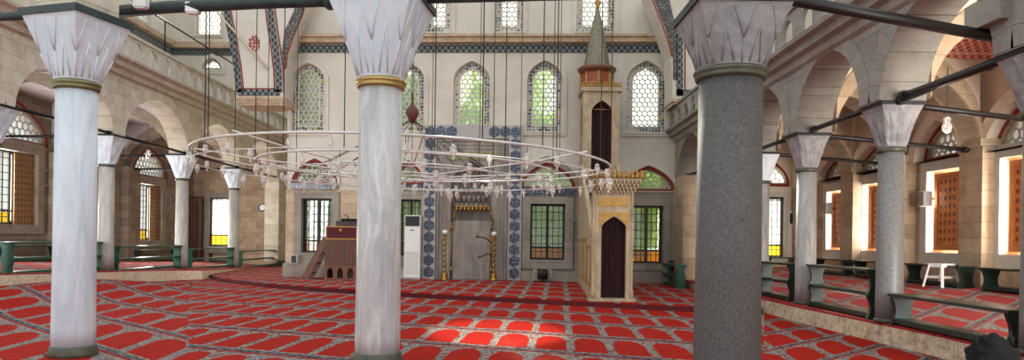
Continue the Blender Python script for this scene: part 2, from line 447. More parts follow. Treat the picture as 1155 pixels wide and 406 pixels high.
# side gallery floors + kerbs
kl = [tuple(p[:2]) for p in kerbL]
kp = kl + [(-12.4, 34), (-12.4, YLE), (-19.5, YLE), (-19.5, 12)]
struct(MB().plate(kp, [], lambda u, v, w: (u, v, -.02 if w == 0 else zy(v)-.03), 0, 1).build('trim_2', KERBL), 'pale stone kerb under the left gallery', 'kerb')
g1 = MB().plate([(x-.02, y) for x, y in kl] + [(-12.42,34), (-12.42,YLE-.02), (-13.3,YLE-.02), (-13.3,12)], [], lambda u, v, w: (u, v, zy(v)+w), -.03, 0).build('carpet_strip', REDEDGE)
tag(g1, 'plain red carpet edging along the top of the left kerb', 'carpet')
g1 = MB().plate([(-13.3,12), (-13.3,YLE-.02), (XLW,YLE-.02), (XLW,12)], [], lambda u, v, w: (u, v, zl(u, v)+w), -.03, 0).build('prayer_carpet', CAR_LG)
tag(g1, 'red and grey prayer carpet on the raised left gallery behind the green benches', 'carpet')

KR = [tuple(p[:2]) for p in kerbR]
struct(poly_slab(KR + [(5.75,YRE), (XRW+1,YRE), (XRW+1,5.5), (7.2,5.5)], -.02, ZR-.04).build('trim_3', KERB), 'rough tan stone kerb under the right gallery', 'kerb')
g2 = poly_slab([(p[0]+.0, p[1]) for p in KR] + [(5.76,YRE-.1), (6.5,YRE-.1), (6.5,5.6)], ZR-.04, ZR).build('carpet_strip', REDEDGE)
tag(g2, 'plain dark red carpet edging along the top of the right kerb', 'carpet')
m = MB()
m.add([(6.5,5.6,zr(6.5)), (6.5,YRE,zr(6.5)), (XRW,YRE,zr(XRW)), (XRW,5.6,zr(XRW)),
       (6.5,5.6,.32), (6.5,YRE,.32), (XRW,YRE,.32), (XRW,5.6,.32)], [(0,1,2,3),(7,6,5,4),(0,4,5,1),(1,5,6,2),(2,6,7,3),(3,7,4,0)])
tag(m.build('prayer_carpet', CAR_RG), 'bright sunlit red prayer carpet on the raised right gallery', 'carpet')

# ================================================================== COLUMNS
def capital(m, r0, hw, h, z0, rot, n=16, mi=0, amp=1.0):
    """folded capital: circle of radius r0 at z0 opening to a square of half width hw at z0+h."""
    def sq(t, w):
        k = max(abs(cos(t)), abs(sin(t))); return w/k
    rings = []
    N = 32
    for j, f in enumerate((0, .12, .5, .86, 1.0)):
        ring = []
        for k in range(N):
            t = 2*PI*k/N
            a, b = r0, sq(t, hw)
            r = a+(b-a)*f
            if j == 1: r += (.035 if k % 4 == 0 else -.02)*hw*amp
            if j == 2: r += (.055 if k % 4 == 2 else (-.05 if k % 4 == 0 else 0))*hw*amp
            if j == 3: r += (.03 if k % 8 == 0 else -.03)*hw*amp
            ring.append((r*cos(t+rot), r*sin(t+rot), z0+h*f))
        rings.append(ring)
    vs = [p for r in rings for p in r]; fs = []
    for j in range(len(rings)-1):
        for k in range(N):
            a, b = j*N+k, j*N+(k+1) % N; c, d = (j+1)*N+(k+1) % N, (j+1)*N+k
            if (k//2+j) % 2: fs += [(a,b,c), (a,c,d)]
            else: fs += [(a,b,d), (b,c,d)]
    m.add(vs, fs, mi)
    top = list(range(N))
    m.add(rings[-1], [top]); m.add(rings[0], [top[::-1]])

def ridge(m, r0, hw, h, z0, rot, w):
    """raised ribs that run up the faces of a big capital, forking half way."""
    def pt(t, f, out=.0):
        k = max(abs(cos(t)), abs(sin(t))); r = r0+(hw/k-r0)*f+out
        return Vector((r*cos(t+rot), r*sin(t+rot), z0+h*f))
    for q in range(8):
        t0 = 2*PI*q/8; e = .004
        m.tube([pt(t0, .03, e), pt(t0, .2, e), pt(t0, .42, e)], w, 5)
        for sg in (-1, 1):
            m.tube([pt(t0, .42, e), pt(t0+sg*.12, .66, e), pt(t0+sg*.24, .93, e)], w, 5)
            m.tube([pt(t0+PI/8+sg*.17, .04, e), pt(t0+PI/8+sg*.09, .3, e), pt(t0+PI/8, .6, e)], w, 5)

def big_column(label, x, Y, dia, zr_, ztop, mats, hwtop, rot):
    shaft, cap, collar = mats
    X = at(x, 300, Y).x; r = dia/2
    t = thing('marble_column' if 'granite' not in label else 'granite_column', label, 'column', (X, Y, 0))
    MB().lathe([(r*1.02,.1), (r*1.03,.35), (r*1.0,1.2), (r*.97,zr_-.04)], n=40).build('shaft', shaft, t)
    MB().lathe([(r*1.13,.0), (r*1.16,.03), (r*1.16,.07), (r*1.1,.10), (r*1.1,.14), (r*1.0,.15)], n=40).build('base_ring', LEAD, t)
    MB().lathe([(r*.98,-.07), (r*1.07,-.062), (r*1.1,-.03), (r*1.06,-.015), (r*1.13,.0), (r*1.14,.03), (r*1.06,.045), (r*1.01,.06)], (0,0,zr_), n=40).build('collar', collar, t)
    h = ztop-zr_-.05
    m = MB(); capital(m, r*1.03, hwtop, h, zr_+.05, rot, amp=0); cp = m.build('capital', cap, t)
    m = MB(); ridge(m, r*1.03, hwtop, h, zr_+.05, rot, .011); m.build('rib', cap, cp)
    m = MB(); w = hwtop+.03
    c4 = [(w*a, w*b) for a, b in ((-1,-1),(1,-1),(1,1),(-1,1))]
    R = lambda u, v, z: (u*cos(rot)-v*sin(rot), u*sin(rot)+v*cos(rot), z)
    m.plate(c4, [], R, ztop, ztop+.09); m.build('abacus', IRONG, t)
    m = MB(); c4 = [(p[0]*.72, p[1]*.72) for p in c4]; m.plate(c4, [], R, ztop+.09, ztop+2.2); m.build('impost_block', ST_L, t)
    return t
big_column('white marble column at the far left of the nave with folded capital and green base', 84, 9.3, .50, at(84,97,9.3).z, 4.37,
           (M_W, M_CAP, BRASSD), .43, -.28)
big_column('tall veined marble column left of centre with polished brass collar', 427, 9.1, .56, at(427,95,9.1).z, 4.61, (M_W2, M_CAP, BRASSC), .54, -.128)
big_column('thick dark granite column right of the minbar with grey folded capital', 821, 8.0, .72, at(821,85,8).z, 4.17, (GR, M_CAPG, LEAD), .50, .02)

def gal_column(label, name, X, Y, r, z0, zring, ztop, hw, mats, group=None):
    t = thing(name, label, 'column', (X, Y, z0), 0, 'columns of the side arcades')
    H = zring-z0
    MB().lathe([(r*1.03,.06), (r*1.02,.4), (r*.95,H)], n=28).build('shaft', mats[0], t)
    MB().lathe([(r*1.12,0), (r*1.14,.05), (r*1.05,.07)], n=28).build('base_ring', LEAD, t)
    MB().lathe([(r*.98,-.04), (r*1.1,-.03), (r*1.12,.02), (r*1.0,.05)], (0,0,H), n=28).build('collar', LEAD, t)
    m = MB(); capital(m, r*1.0, hw, ztop-zring-.05, H+.04, 0, amp=1.4); m.build('capital', mats[1], t)
    MB().box(-hw-.02, hw+.02, -hw-.02, hw+.02, ztop-z0-.01, ztop-z0+.05).build('abacus', IRON, t)
    return t
YLs = [17.6, 22.7, 27.9, 33.1]
zspL = at(120,153,22.7).z; zrgL = at(120,187,22.7).z
lab = ['pale gallery column cut by the left edge of the frame', 'pale gallery column just right of the leftmost big column',
       'pale gallery column second from the left big column, behind the green benches', 'pale gallery column farthest along the left arcade, near the clock']
for Y, l in zip(YLs, lab): gal_column(l, 'gallery_column', XL, Y, .235, zy(Y), zrgL, zspL-.05, .46, (M_COL, M_CAP))
YRs = [8.3, 11.63, 14.96, 18.1, 21.5]
zspR = at(1004,118,11.63).z; zrgR = at(1004,170,11.63).z
lab = ['grey gallery column cut by the right edge of the frame', 'speckled grey gallery column between the two nearest right benches',
       'grey marble gallery column second along the right arcade', 'pale gallery column peeping out behind the thick granite column', 'gallery column hidden deep in the right arcade']
for i, (Y, l) in enumerate(zip(YRs, lab)): gal_column(l, 'gallery_column', XR if i != 3 else 6.35, Y, .205, ZR, zrgR, zspR-.05, .335, (GR2 if i < 2 else M_COLG, M_CAPG if i < 3 else M_CAP))

# ================================================================== ARCADES
def arch_pts(a, b, zs, rise, n=18, pt=.0):
    mid = (a+b)/2; hw = (b-a)/2; out = []
    for k in range(n+1):
        t = PI*k/n; c = cos(t)
        out.append((mid-hw*c, zs+rise*(sin(t)*(1-pt)+pt*(1-abs(c)))))
    return out
def arcade(name, Ys, pier, zs, rise, ztop, x0, x1, mat, ring_mat, side, label, Yend=None, pt=.12):
    bottom = []
    for a, b in zip(Ys[:-1], Ys[1:]):
        bottom += [(a-0, zs)] if not bottom else []
        bottom += [(a+pier, zs)] + arch_pts(a+pier, b-pier, zs+.02, rise, pt=pt) + [(b-pier, zs)]
    bottom += [(Ys[-1], zs)]
    outer = bottom + [(Ys[-1], ztop), (Ys[0], ztop)]
    o = MB().plate(outer, [], lambda u, v, w: (w, u, v), x0, x1).build(name, mat)
    struct(o, label, 'wall')
    # voussoirs
    xs = x1 if side < 0 else x0
    for a, b in zip(Ys[:-1], Ys[1:]):
        m = MB(); A = arch_pts(a+pier, b-pier, zs+.02, rise, 17, pt=pt); B = arch_pts(a+pier-.36, b-pier+.36, zs+.02, rise+.36, 17, pt=pt)
        for k in range(17):
            q = [Vector(A[k]), Vector(A[k+1]), Vector(B[k+1]), Vector(B[k])]; c = sum(q, Vector((0,0)))/4
            q = [c+(p-c)*.975 for p in q]
            w0, w1 = (xs-.05, xs+.012) if side < 0 else (xs-.012, xs+.05)
            m.plate([tuple(p) for p in q], [], lambda u, v, w: (w, u, v), w0, w1, k % 2)
        m.build('voussoirs', ring_mat, o)
    return o
V1 = granite('voussoir_stone_pale', lin(200,190,172), lin(208,199,181), lin(214,206,189), .9, 10)
V2 = granite('voussoir_stone_tan', lin(190,179,160), lin(198,188,169), lin(205,196,178), .9, 10)
V3 = granite('voussoir_stone_grey', lin(132,126,119), lin(140,134,127), lin(147,141,133), .9, 10)
V4 = granite('voussoir_stone_brown', lin(138,131,122), lin(146,139,130), lin(152,146,137), .9, 10)
zcL = 6.95
wl = arcade('wall_left', [12.4]+YLs+[38.3], .34, zspL, 1.62, zcL, -13.38, -12.62, ST_L, [V1, V2], -1, 'left arcade wall of pale stone arches')
MB().box(-13.38, -12.62, 38.3, YLE, ZL, zcL).build('pier', ST_L, wl)
zcR = 5.38
wr = arcade('wall_right', [5.2]+YRs+[25.4], .33, zspR, 1.30, zcR, 5.83, 6.57, ST_R, [V3, V4], 1, 'right arcade wall of grey stone arches')
MB().box(5.83, 6.57, 25.4, YRE, ZR-.1, zcR).build('pier', ST_T, wr)
MB().box(5.83, 6.57, 24.2, 25.4, ZR, zspR).build('pier', ST_T, wr)

def ybar(name, prof, y0, y1, mat, parent=None):
    return MB().plate(prof, [], lambda u, v, w: (u, w, v), y0, y1).build(name, mat, parent)
# left cornice & balustrade
ybar('cornice', [(-12.62,zcL-.28), (-12.5,zcL-.24), (-12.46,zcL-.1), (-12.3,zcL-.04), (-12.26,zcL+.1), (-12.12,zcL+.16), (-12.1,zcL+.24), (-12.62,zcL+.24)], 12.4, YLE-.05, CORN, wl)
def balustrade(name, x0, x1, y0, y1, z0, z1, pitch, ow, oz0, oz1, mat, label):
    holes = []; y = y0+pitch*.6
    while y+ow < y1:
        holes.append([(y, oz0)] + [(y+ow, oz0)] + arch_pts(y, y+ow, oz1-ow*.45, ow*.45, 6, pt=.2)[::-1]); y += pitch
    o = MB().plate([(y0,z0), (y1,z0), (y1,z1), (y0,z1)], holes, lambda u, v, w: (w, u, v), x0, x1).build(name, mat)
    tag(o, label, 'balustrade')
    MB().box(x0-.05, x1+.05, y0, y1, z1, z1+.08).build('handrail', mat, o)
    return o
balustrade('balustrade', -12.44, -12.36, 15, YLE-.05, zcL+.24, 7.98,   .93, .62, zcL+.32, 7.9, CORN, 'pierced stone balustrade with small arches above the left arcade')
ybar('cornice', [(5.83,zcR-.22), (5.75,zcR-.16), (5.72,zcR-.04), (5.6,zcR), (5.57,zcR+.12), (5.45,zcR+.16), (5.43,zcR+.24), (5.83,zcR+.24)], 5.2, 25.5, ST_R, wr)
balustrade('balustrade', 5.6, 5.69, 5.2, 25.5, zcR+.24, 6.32, .95, .55, zcR+.32, 6.2, ST_R, 'pierced grey stone balustrade above the right arcade')
# iron handrail over left balustrade
t = thing('iron_handrail', 'thin black iron handrail on posts above the left balustrade', 'handrail', (-12.43, 20, 8.0))
zh = 1.6+.605*12.43+.1
MB().tube([(0,-6,zh-8.0), (0,16,zh-8.0)], .03).build('rail', IRON, t)
for yy in (5.2, 13.0): MB().tube([(0,yy,0), (0,yy,zh-8.0)], .025).build('post', IRON, t)

# ---- upper recess on the left
ub = [(12,7.1), (YLE,7.1), (YLE,17), (12,17)]
def hexwin_rect(a, b, c, d): return [(a,c), (b,c), (b,d), (a,d)]
XU = -19.3
pY = lambda x, y: (onx(x, y, XU).y, onx(x, y, XU).z)
sw = [pY(150,0)[0], pY(171,30)[0]]
zw0, zw1 = pY(171,31)[1], pY(150,-14)[1]
wul = MB().plate(ub, [hexwin_rect(sw[0], sw[1], zw0, zw1)], lambda u, v, w: (w, u, v), XU-.5, XU).build('wall_left_upper', PL)
struct(wul, 'upper left wall of the gallery', 'wall')
struct(MB().box(-19.3, -12.62, 12, YLE, 6.72, 6.95).build('ceiling_left_gallery', PLL), 'ceiling of the left gallery', 'ceiling')
zt1, zt0 = at(225,48.5,YLE).z, at(225,55,YLE).z; zf0 = at(225,62.5,YLE).z
ybar('cornice', [(XU,zt0), (XU+.25,zt0+.08), (XU+.3,zt1), (XU,zt1)], 12, YLE, TAN, wul)
ybar('frieze', [(XU,zf0), (XU+.03,zf0), (XU+.03,zt0), (XU,zt0)], 12, YLE, FRZ, wul)

# ---- end wall of left side Y = 40
def E(x, y): p = at(x, y, YLE); return (p.x, p.z)
def rectE(x0, y0, x1, y1): a = E(x0,y1); b = E(x1,y0); return (a[0], b[0], a[1], b[1])
wE = rectE(221,9,250,40); wE2 = rectE(228,66,250,78.5); wE3 = rectE(236,223,261,277); wE4 = rectE(214,223,230,277)
def archloop(u0, u1, v0, v1, rise, n=12, pt=.25): return [(u0,v0), (u1,v0)] + arch_pts(u0, u1, v1-rise, rise, n, pt)[::-1]
ML = lambda u, v, w: (u, YLE+w, v)
holes = [hexwin_rect(*wE), archloop(*wE2, (wE2[1]-wE2[0])*.5), hexwin_rect(*wE3)]
wle = MB().plate([(-20,6.9), (-8,6.9), (-8,17), (-20,17)], holes[:2], ML, 0, .6).build('wall_back_left_upper', PL)
struct(wle, 'upper end wall of the left gallery', 'wall')
wle2 = MB().plate([(-18.5,0), (-8,0), (-8,6.9), (-18.5,6.9)], holes[2:], ML, 0, .6).build('wall_back_left', ST_XD)
struct(wle2, 'stone end wall of the left gallery with the clock', 'wall')
MB().box(-19.3, -8, YLE-.3, YLE, zt0, zt1).build('cornice', TAN, wle)
MB().box(-19.3, -8, YLE-.03, YLE, zf0, zt0).build('frieze', FRZ, wle)

# ================================================================== MIHRAB WALL
def B(x, y):
    u, v = ray(x, y); Y = 25.95/(1+.054*u); return (u*Y, EYE+v*Y)
def rectB(x0, y0, x1, y1):
    a = B(x0, (y0+y1)/2); b = B(x1, (y0+y1)/2); c = B((x0+x1)/2, y1); d = B((x0+x1)/2, y0)
    return (a[0], b[0], c[1], d[1])
MW = lambda u, v, w: (u, YW(u)+w, v)
upA = [(330,72,366,148), (444,72,478,148), (512,70,552,148), (595,69.5,634,148), (707,69.5,750,149)]
upB = [(393,-40,420,38), (482,-40,509,36), (560,-40,590,36), (651,-40,693,36)]
upA_r = [rectB(*r) for r in upA]; upB_r = [rectB(*r) for r in upB]
loW = [(341,224,375,285), (451,225,475,288), (598,230,637,293), (712.5,232,747,297)]
lun = [(333,182,378,205), (446,184,476,206), (590,186,646,211), (704,190,758,213.5)]
loW_r = [rectB(*r) for r in loW]; lun_r = [rectB(*r) for r in lun]
holes = [archloop(a, b, c, d, (b-a)*.52) for a, b, c, d in upA_r] + [archloop(a, b, c, d, (b-a)*.52) for a, b, c, d in upB_r]
holes += [hexwin_rect(*r) for r in loW_r]
holes += [archloop(a, b, c, d, (d-c)*.93, 14, .35) for a, b, c, d in lun_r]
# niche of the mihrab
nic = rectB(508.5, 182, 554, 313); 
holes.append(archloop(nic[0], nic[1], .15, nic[3], .8, 14, .35))
wb = MB().plate([(-8.4,0), (6.6,0), (6.6,14), (-8.4,14)], holes, MW, 0, .55).build('wall_back', PL)
struct(wb, 'cream plastered mihrab wall with rows of windows', 'wall')
struct(MB().box(-8.4, -8.0, 26.95, YLE-.02, 0, 14).build('wall_back_return', PL), 'return wall left of the mihrab wall', 'wall')
# lower stone facing
a = B(320,216); b = B(478.5,216)
def facing(x0, y0, x1, y1, hs, mat, w=-.06, name='stone_facing'):
    r = rectB(x0, y0, x1, y1); return MB().plate([(r[0],.1), (r[1],.1), (r[1],r[3]), (r[0],r[3])], hs, MW, w, 0).build(name, mat, wb)
facing(322.5, 214, 451-3, 330, [hexwin_rect(*loW_r[0])], ST_T)
facing(588.5, 212, 652, 330, [hexwin_rect(*loW_r[2])], ST_G, -.06)
facing(700, 215, 767, 330, [hexwin_rect(*loW_r[3])], ST_G, -.06)
# stone surround frames
for (x0,y0,x1,y1), r in zip([(333,216,383,297), (447,216,478,300), (589,221,646,303), (705,223,755,305)], loW_r):
    q = rectB(x0, y0, x1, y1)
    MB().plate(hexwin_rect(*q), [hexwin_rect(r[0], r[1], r[2], r[3])], MW, -.16, 0).build('window_surround', ST_G, wb)
# plinths / sills
for x0, x1, y0, y1, d in ((322,404,297,320,.35), (588,652,306,330,.35), (702,767,306,330,.5)):
    q = rectB(x0, y0, x1, y1)
    MB().plate([(q[0],.14), (q[1],.14), (q[1],q[3]), (q[0],q[3])], [], MW, -d, 0).build('plinth', ST_G, wb)
# tile lintels with inscription
for x0, y0, x1, y1 in ((330,206.5,381,213.5), (446,208,478,215), (588,212.5,647,221)):
    MB().plate(hexwin_rect(*rectB(x0,y0,x1,y1)), [], MW, -.18, 0).build('inscription_tiles', TILED, wb)
# cornice, frieze
def bandw(name, y0, y1, d, mat, xa=322, xb=757):
    z1 = B(550, y0)[1]; z0 = B(550, y1)[1]; q0 = B(xa, 50)[0]; q1 = B(xb, 50)[0]
    return MB().plate([(q0,z0), (q1,z0), (q1,z1), (q0,z1)], [], MW, -d, 0).build(name, mat, wb)
bandw('cornice', 41.5, 49.5, .28, TAN); bandw('cornice', 41.5, 44, .38, TAN); bandw('frieze', 50.5, 59.5, .04, FRZ)
# lunette arch moulding (white reveal + red painted line)
for i, (r, big) in enumerate(zip(lun_r, [(327,172,384,205), (446,174,482,206), (583,176,652,211), (697,180,765,214)])):
    q = rectB(*big); n = 16
    o1 = archloop(q[0], q[1], q[2], q[3], (q[3]-q[2])*.9, n, .3)
    i1 = archloop(r[0]-.12, r[1]+.12, r[2]-.1, r[3]+.1, (r[3]-r[2]+.2)*.93, n, .35)
    MB().plate([(q[0],q[2]-.1), (q[1],q[2]-.1)] + o1[2:], [i1], MW, -.12, 0).build('arch_moulding', PL if i != 2 else ST_G, wb)
    i2 = archloop(r[0]+.02, r[1]-.02, r[2]+.02, r[3]-.02, (r[3]-r[2]-.04)*.93, n, .35)
    MB().plate(archloop(r[0]-.12, r[1]+.12, r[2]-.1, r[3]+.1, (r[3]-r[2]+.2)*.93, n, .35), [i2], MW, -.02, .1).build('painted_border', REDP, wb)

# ---- hexagon lattice windows
def inside(poly, x, y):
    c = False; n = len(poly)
    for i in range(n):
        x0, y0 = poly[i]; x1, y1 = poly[i-1]
        if (y0 > y) != (y1 > y) and x < (x1-x0)*(y-y0)/(y1-y0)+x0: c = not c
    return c
def hexlat(poly, s, th, M, w0, w1, mat, parent):
    us = [p[0] for p in poly]; vs_ = [p[1] for p in poly]; m = MB(); done = set()
    R = s/math.sqrt(3); v = min(vs_); j = 0
    while v < max(vs_)+s:
        u = min(us) + (s/2 if j % 2 else 0)
        while u < max(us)+s:
            cs = [(u+R*cos(PI/6+PI/3*k), v+R*sin(PI/6+PI/3*k)) for k in range(6)]
            for k in range(6):
                a, b = cs[k], cs[(k+1) % 6]; key = tuple(sorted(((round(a[0],2),round(a[1],2)), (round(b[0],2),round(b[1],2)))))
                mx, my = (a[0]+b[0])/2, (a[1]+b[1])/2
                if key in done or not inside(poly, mx, my): continue
                done.add(key); d = Vector((b[0]-a[0], b[1]-a[1])).normalized(); nx, ny = -d.y*th/2, d.x*th/2
                m.plate([(a[0]+nx,a[1]+ny), (a[0]-nx,a[1]-ny), (b[0]-nx,b[1]-ny), (b[0]+nx,b[1]+ny)], [], M, w0, w1)
            u += s
        v += R*1.5; j += 1
    return m.build('lattice', mat, parent)
WN = [0]
def win_thing(label):
    WN[0] += 1
    o = thing('window_%d' % WN[0], label, 'window', kind='structure'); return o
LATM = simple('plaster_lattice', lin(196,190,178), .7, 0, .1)
def hex_window(r, M, label, arched=True, s=.19, border=.2, frame=.16, dirn=1, glassm=None, th=.035):
    a, b, c, d = r; o = win_thing(label)
    mk = (lambda g: archloop(a+g, b-g, c+g, d-g, (b-a-2*g)*.52)) if arched else (lambda g: hexwin_rect(a+g, b-g, c+g, d-g))
    if frame: MB().plate(mk(-frame), [mk(-.01)], M, -.07*dirn, .02*dirn).build('frame', PL, o); MB().plate(mk(-frame*.45), [mk(-frame*.15)], M, -.1*dirn, -.06*dirn).build('moulding', PL, o)
    MB().plate(mk(0), [mk(border)], M, .12*dirn, .2*dirn).build('stained_border', STAIN if arched or border > .12 else LATM, o)
    if border: MB().plate(mk(border-.02), [mk(border+.03)], M, .09*dirn, .2*dirn).build('inner_frame', LATM, o)
    hexlat(mk(border), s, th, M, .12*dirn, .18*dirn, LATM, o)
    MB().plate(mk(border*.5), [], M, .2*dirn, .215*dirn).build('glass_pane', glassm or GLASS, o)
    return o
dA = ['arched honeycomb window on the mihrab wall, leftmost of the lower row', 'arched honeycomb window half hidden behind the brass collared column',
      'green lit arched honeycomb window above the left part of the mihrab', 'arched honeycomb window between the mihrab and the minbar tower', 'bright arched honeycomb window right of the minbar tower']
for r, l in zip(upA_r, dA): hex_window(r, MW, l)
dB = ['upper honeycomb window behind the brass collared capital', 'upper honeycomb window just right of the brass collared capital', 'upper honeycomb window above the space between the two middle windows', 'bright upper honeycomb window behind the tip of the minbar cone']
for r, l in zip(upB_r, dB): hex_window(r, MW, l)
hex_window(wE, ML, 'square headed honeycomb window high in the end wall of the left gallery', False, .24, .08, .1, 1, GLASSM)
hex_window(wE2, ML, 'small arched honeycomb window low on the upper left end wall', True, .26, .1, .25, 1, GLASSM)
hex_window((sw[0], sw[1], zw0, zw1), lambda u, v, w: (XU-w, u, v), 'square headed honeycomb window high on the left side wall', False, .24, .08, 0, 1, GLASSM)

def lunette(r, M, label, s=.19, dirn=1, glassm=None, o=None):
    a, b, c, d = r; o = o or win_thing(label)
    mk = lambda g: archloop(a+g, b-g, c+g, d-g, (d-c-2*g)*.93, 14, .35)
    MB().plate(mk(.0), [mk(.05)], M, .1*dirn, .18*dirn).build('inner_frame', LATM, o)
    hexlat(mk(.04), s, .035, M, .11*dirn, .16*dirn, LATM, o)
    MB().plate(mk(.02), [], M, .18*dirn, .195*dirn).build('glass_pane', glassm or GLASS, o)
    return o
for r, l in zip(lun_r, ['lunette window above the window behind the wooden pulpit', 'lunette window above the air conditioner', 'lunette window between mihrab and minbar', 'pointed lunette with red border right of the minbar']):
    lunette(r, MW, l)
def barred(r, M, label, nx=3, nz=5, amber=.22, sashes=2, dirn=1, glassm=None, am=None, o=None, depth=.2):
    a, b, c, d = r; o = o or win_thing(label); W = b-a; H = d-c; f = .07
    D = lambda x: x*dirn
    MB().plate(hexwin_rect(a,b,c,d), [hexwin_rect(a+f,b-f,c+f,d-f)], M, D(depth-.1), D(depth+.06)).build('frame', DARKW, o)
    m = MB()
    for k in range(1, sashes):
        u = a+W*k/sashes; m.plate(hexwin_rect(u-.045,u+.045,c+f,d-f), [], M, D(depth-.08), D(depth+.04))
    if amber: m.plate(hexwin_rect(a+f,b-f,c+H*amber-.03,c+H*amber+.03), [], M, D(depth-.08), D(depth+.04))
    m.build('mullion', DARKW, o)
    m = MB(); n = nx*sashes
    for k in range(1, n):
        u = a+W*k/n; m.plate(hexwin_rect(u-.012,u+.012,c+f,d-f), [], M, D(depth-.03), D(depth))
    nr = nz+2
    for k in range(1, nr):
        v = c+H*k/nr; m.plate(hexwin_rect(a+f,b-f,v-.012,v+.012), [], M, D(depth-.03), D(depth))
    m.build('glazing_bars', DARKW, o)
    if amber:
        MB().plate(hexwin_rect(a+f,b-f,c+f,c+H*amber), [], M, D(depth+.01), D(depth+.025)).build('amber_pane', am or AMBER, o)
    MB().plate(hexwin_rect(a+f,b-f,c+H*amber,d-f), [], M, D(depth+.01), D(depth+.025)).build('glass_pane', glassm or GLASS, o)
    return o
for r, l in zip(loW_r, ['dark framed garden window behind the wooden pulpit', 'dark framed garden window behind the air conditioner', 'dark framed garden window with amber lower panes between mihrab and minbar', 'dark framed garden window right of the minbar']):
    barred(r, MW, l)

# ================================================================== MIHRAB
t = thing('mihrab', 'grey marble mihrab niche framed by blue tiles in the middle of the back wall', 'mihrab', (B(533,300)[0], YW(B(533,300)[0]), .14))
def MBB(): return MB()
def par(m, name, mat, bevel=0): 
    o = m.build(name, mat, t, bevel, shift=t.location); return o
fo = rectB(478, 142, 588.5, 316); fi = rectB(492, 157, 573, 316)
par(MB().plate([(fo[0],.14), (fi[0],.14), (fi[0],fi[3]), (fi[1],fi[3]), (fi[1],.14), (fo[1],.14), (fo[1],fo[3]), (fo[0],fo[3])], [], MW, -.2, 0), 'tile_frame', TILEHEX)
# hexagon tiles
def hexa(u, v, R): return [(u+R*cos(PI/3*k+PI/6), v+R*sin(PI/3*k+PI/6)) for k in range(6)]
cu = ((fo[0]+fi[0])/2, (fo[1]+fi[1])/2)
nv = 13
for k in range(nv):
    v = .40+(fo[3]-.25-.40)*k/(nv-1)
    for u in cu: par(MB().plate(hexa(u, v, .215), [], MW, -.215, -.2), 'tile', TILE)
for k in range(1, 8):
    u = cu[0]+(cu[1]-cu[0])*k/8
    if abs(k-4) > 1: par(MB().plate(hexa(u, fo[3]-.24, .215), [], MW, -.215, -.2), 'tile', TILE)
mo = 0
q = rectB(493, 158, 572, 316)
ni = archloop(nic[0], nic[1], .15, nic[3], .8, 14, .35)
par(MB().plate([(q[0],.15), (q[1],.15), (q[1],q[3]), (q[0],q[3])], [ni], MW, -.1, .02), 'marble_surround', M_MIH)
for g, w in ((0, -.16), (.14, -.14), (.28, -.13)):
    par(MB().plate([(q[0]+g,.15), (q[0]+g+.06,.15), (q[0]+g+.06,q[3]-g-.06), (q[1]-g-.06,q[3]-g-.06), (q[1]-g-.06,.15), (q[1]-g,.15), (q[1]-g,q[3]-g), (q[0]+g,q[3]-g)], [], MW, w, -.1), 'moulding', M_MIH)
par(MB().plate(hexwin_rect(*rectB(506,172,562,181)), [], MW, -.13, -.1), 'inscription_band', BRASSD)
# niche back : half cylinder
m = MB(); uc = (nic[0]+nic[1])/2; rr = (nic[1]-nic[0])/2; n = 14; vs = []; yb = YW(uc)
for z in (.14, nic[3]-.7):
    for k in range(n+1):
        a = PI*k/n; vs.append((uc-rr*cos(a), yb+rr*.8*sin(a), z))
m.add(vs, [(k, k+1, n+2+k, n+1+k) for k in range(n)], 0, False)
vs = []
for j in range(6):
    f = j/5; z = nic[3]-.7+.72*sin(f*PI/2)
    for k in range(n+1):
        a = PI*k/n; r2 = rr*cos(f*PI/2*.97); vs.append((uc-r2*cos(a), yb+r2*.8*sin(a), z))
m.add(vs, [(j*(n+1)+k, j*(n+1)+k+1, (j+1)*(n+1)+k+1, (j+1)*(n+1)+k) for j in range(5) for k in range(n)])
par(m, 'niche', M_MIH)
# muqarnas hood: tiers of small gilded cells
m = MB()
for j in range(4):
    f = j/4; z = B(530, 232)[1]+.28*j
    for k in range(7-j):
        uu = uc+(k-(6-j)/2)*rr*2/8.4
        m.lathe([(.03,-.13), (.10,.0), (.11,.08), (.02,.1)], (uu, yb+.12+.16*j*0, z), 6, sm=False)
par(m, 'muqarnas', M_MIH)
# flat marble screen door in the niche with gilt crest
d0 = rectB(510.5, 249, 553, 313)
par(MB().plate([(d0[0],.15), (d0[1],.15), (d0[1],d0[3]), (d0[0],d0[3])], [], MW, -.13, -.02), 'niche_panel', M_MIH)
m = MB()
l0, l1 = B(513.5,240)[0], B(553.5,240)[0]; zt, zb = B(533,233)[1], B(533,251)[1]
P = lambda u, z: (u, YW(u)-.2, z)
m.tube([P(l0-.1,zb), P(l0,(zt+zb)/2), P(l0+.03,zt), P(l1-.03,zt), P(l1,(zt+zb)/2), P(l1+.1,zb)], .03, 6)
for k in range(9):
    u = l0+(l1-l0)*(k+.5)/9; m.lathe([(.02,-.12), (.075,-.07), (.05,0), (.02,.06)], (u, YW(u)-.2, zt-.06), 8)
par(m, 'gilded_crest', BRASS)
for x in (509.5, 554.5):
    m = MB(); u = B(x, 270)[0]; zt2 = B(x, 251)[1]
    m.lathe([(.05,zt2-.25), (.06,zt2-.2), (.03,zt2-.1), (.06,zt2-.05), (.02,zt2+.02)], (u, YW(u)-.2, 0), 10); m.lathe([(.04,.4), (.05,.5), (.03,.6)], (u, YW(u)-.2, 0), 8)
    m.lathe([(.02,.15), (.02,zt2-.2)], (u, YW(u)-.2, 0), 8)
    par(m, 'gilded_post', BRASS)

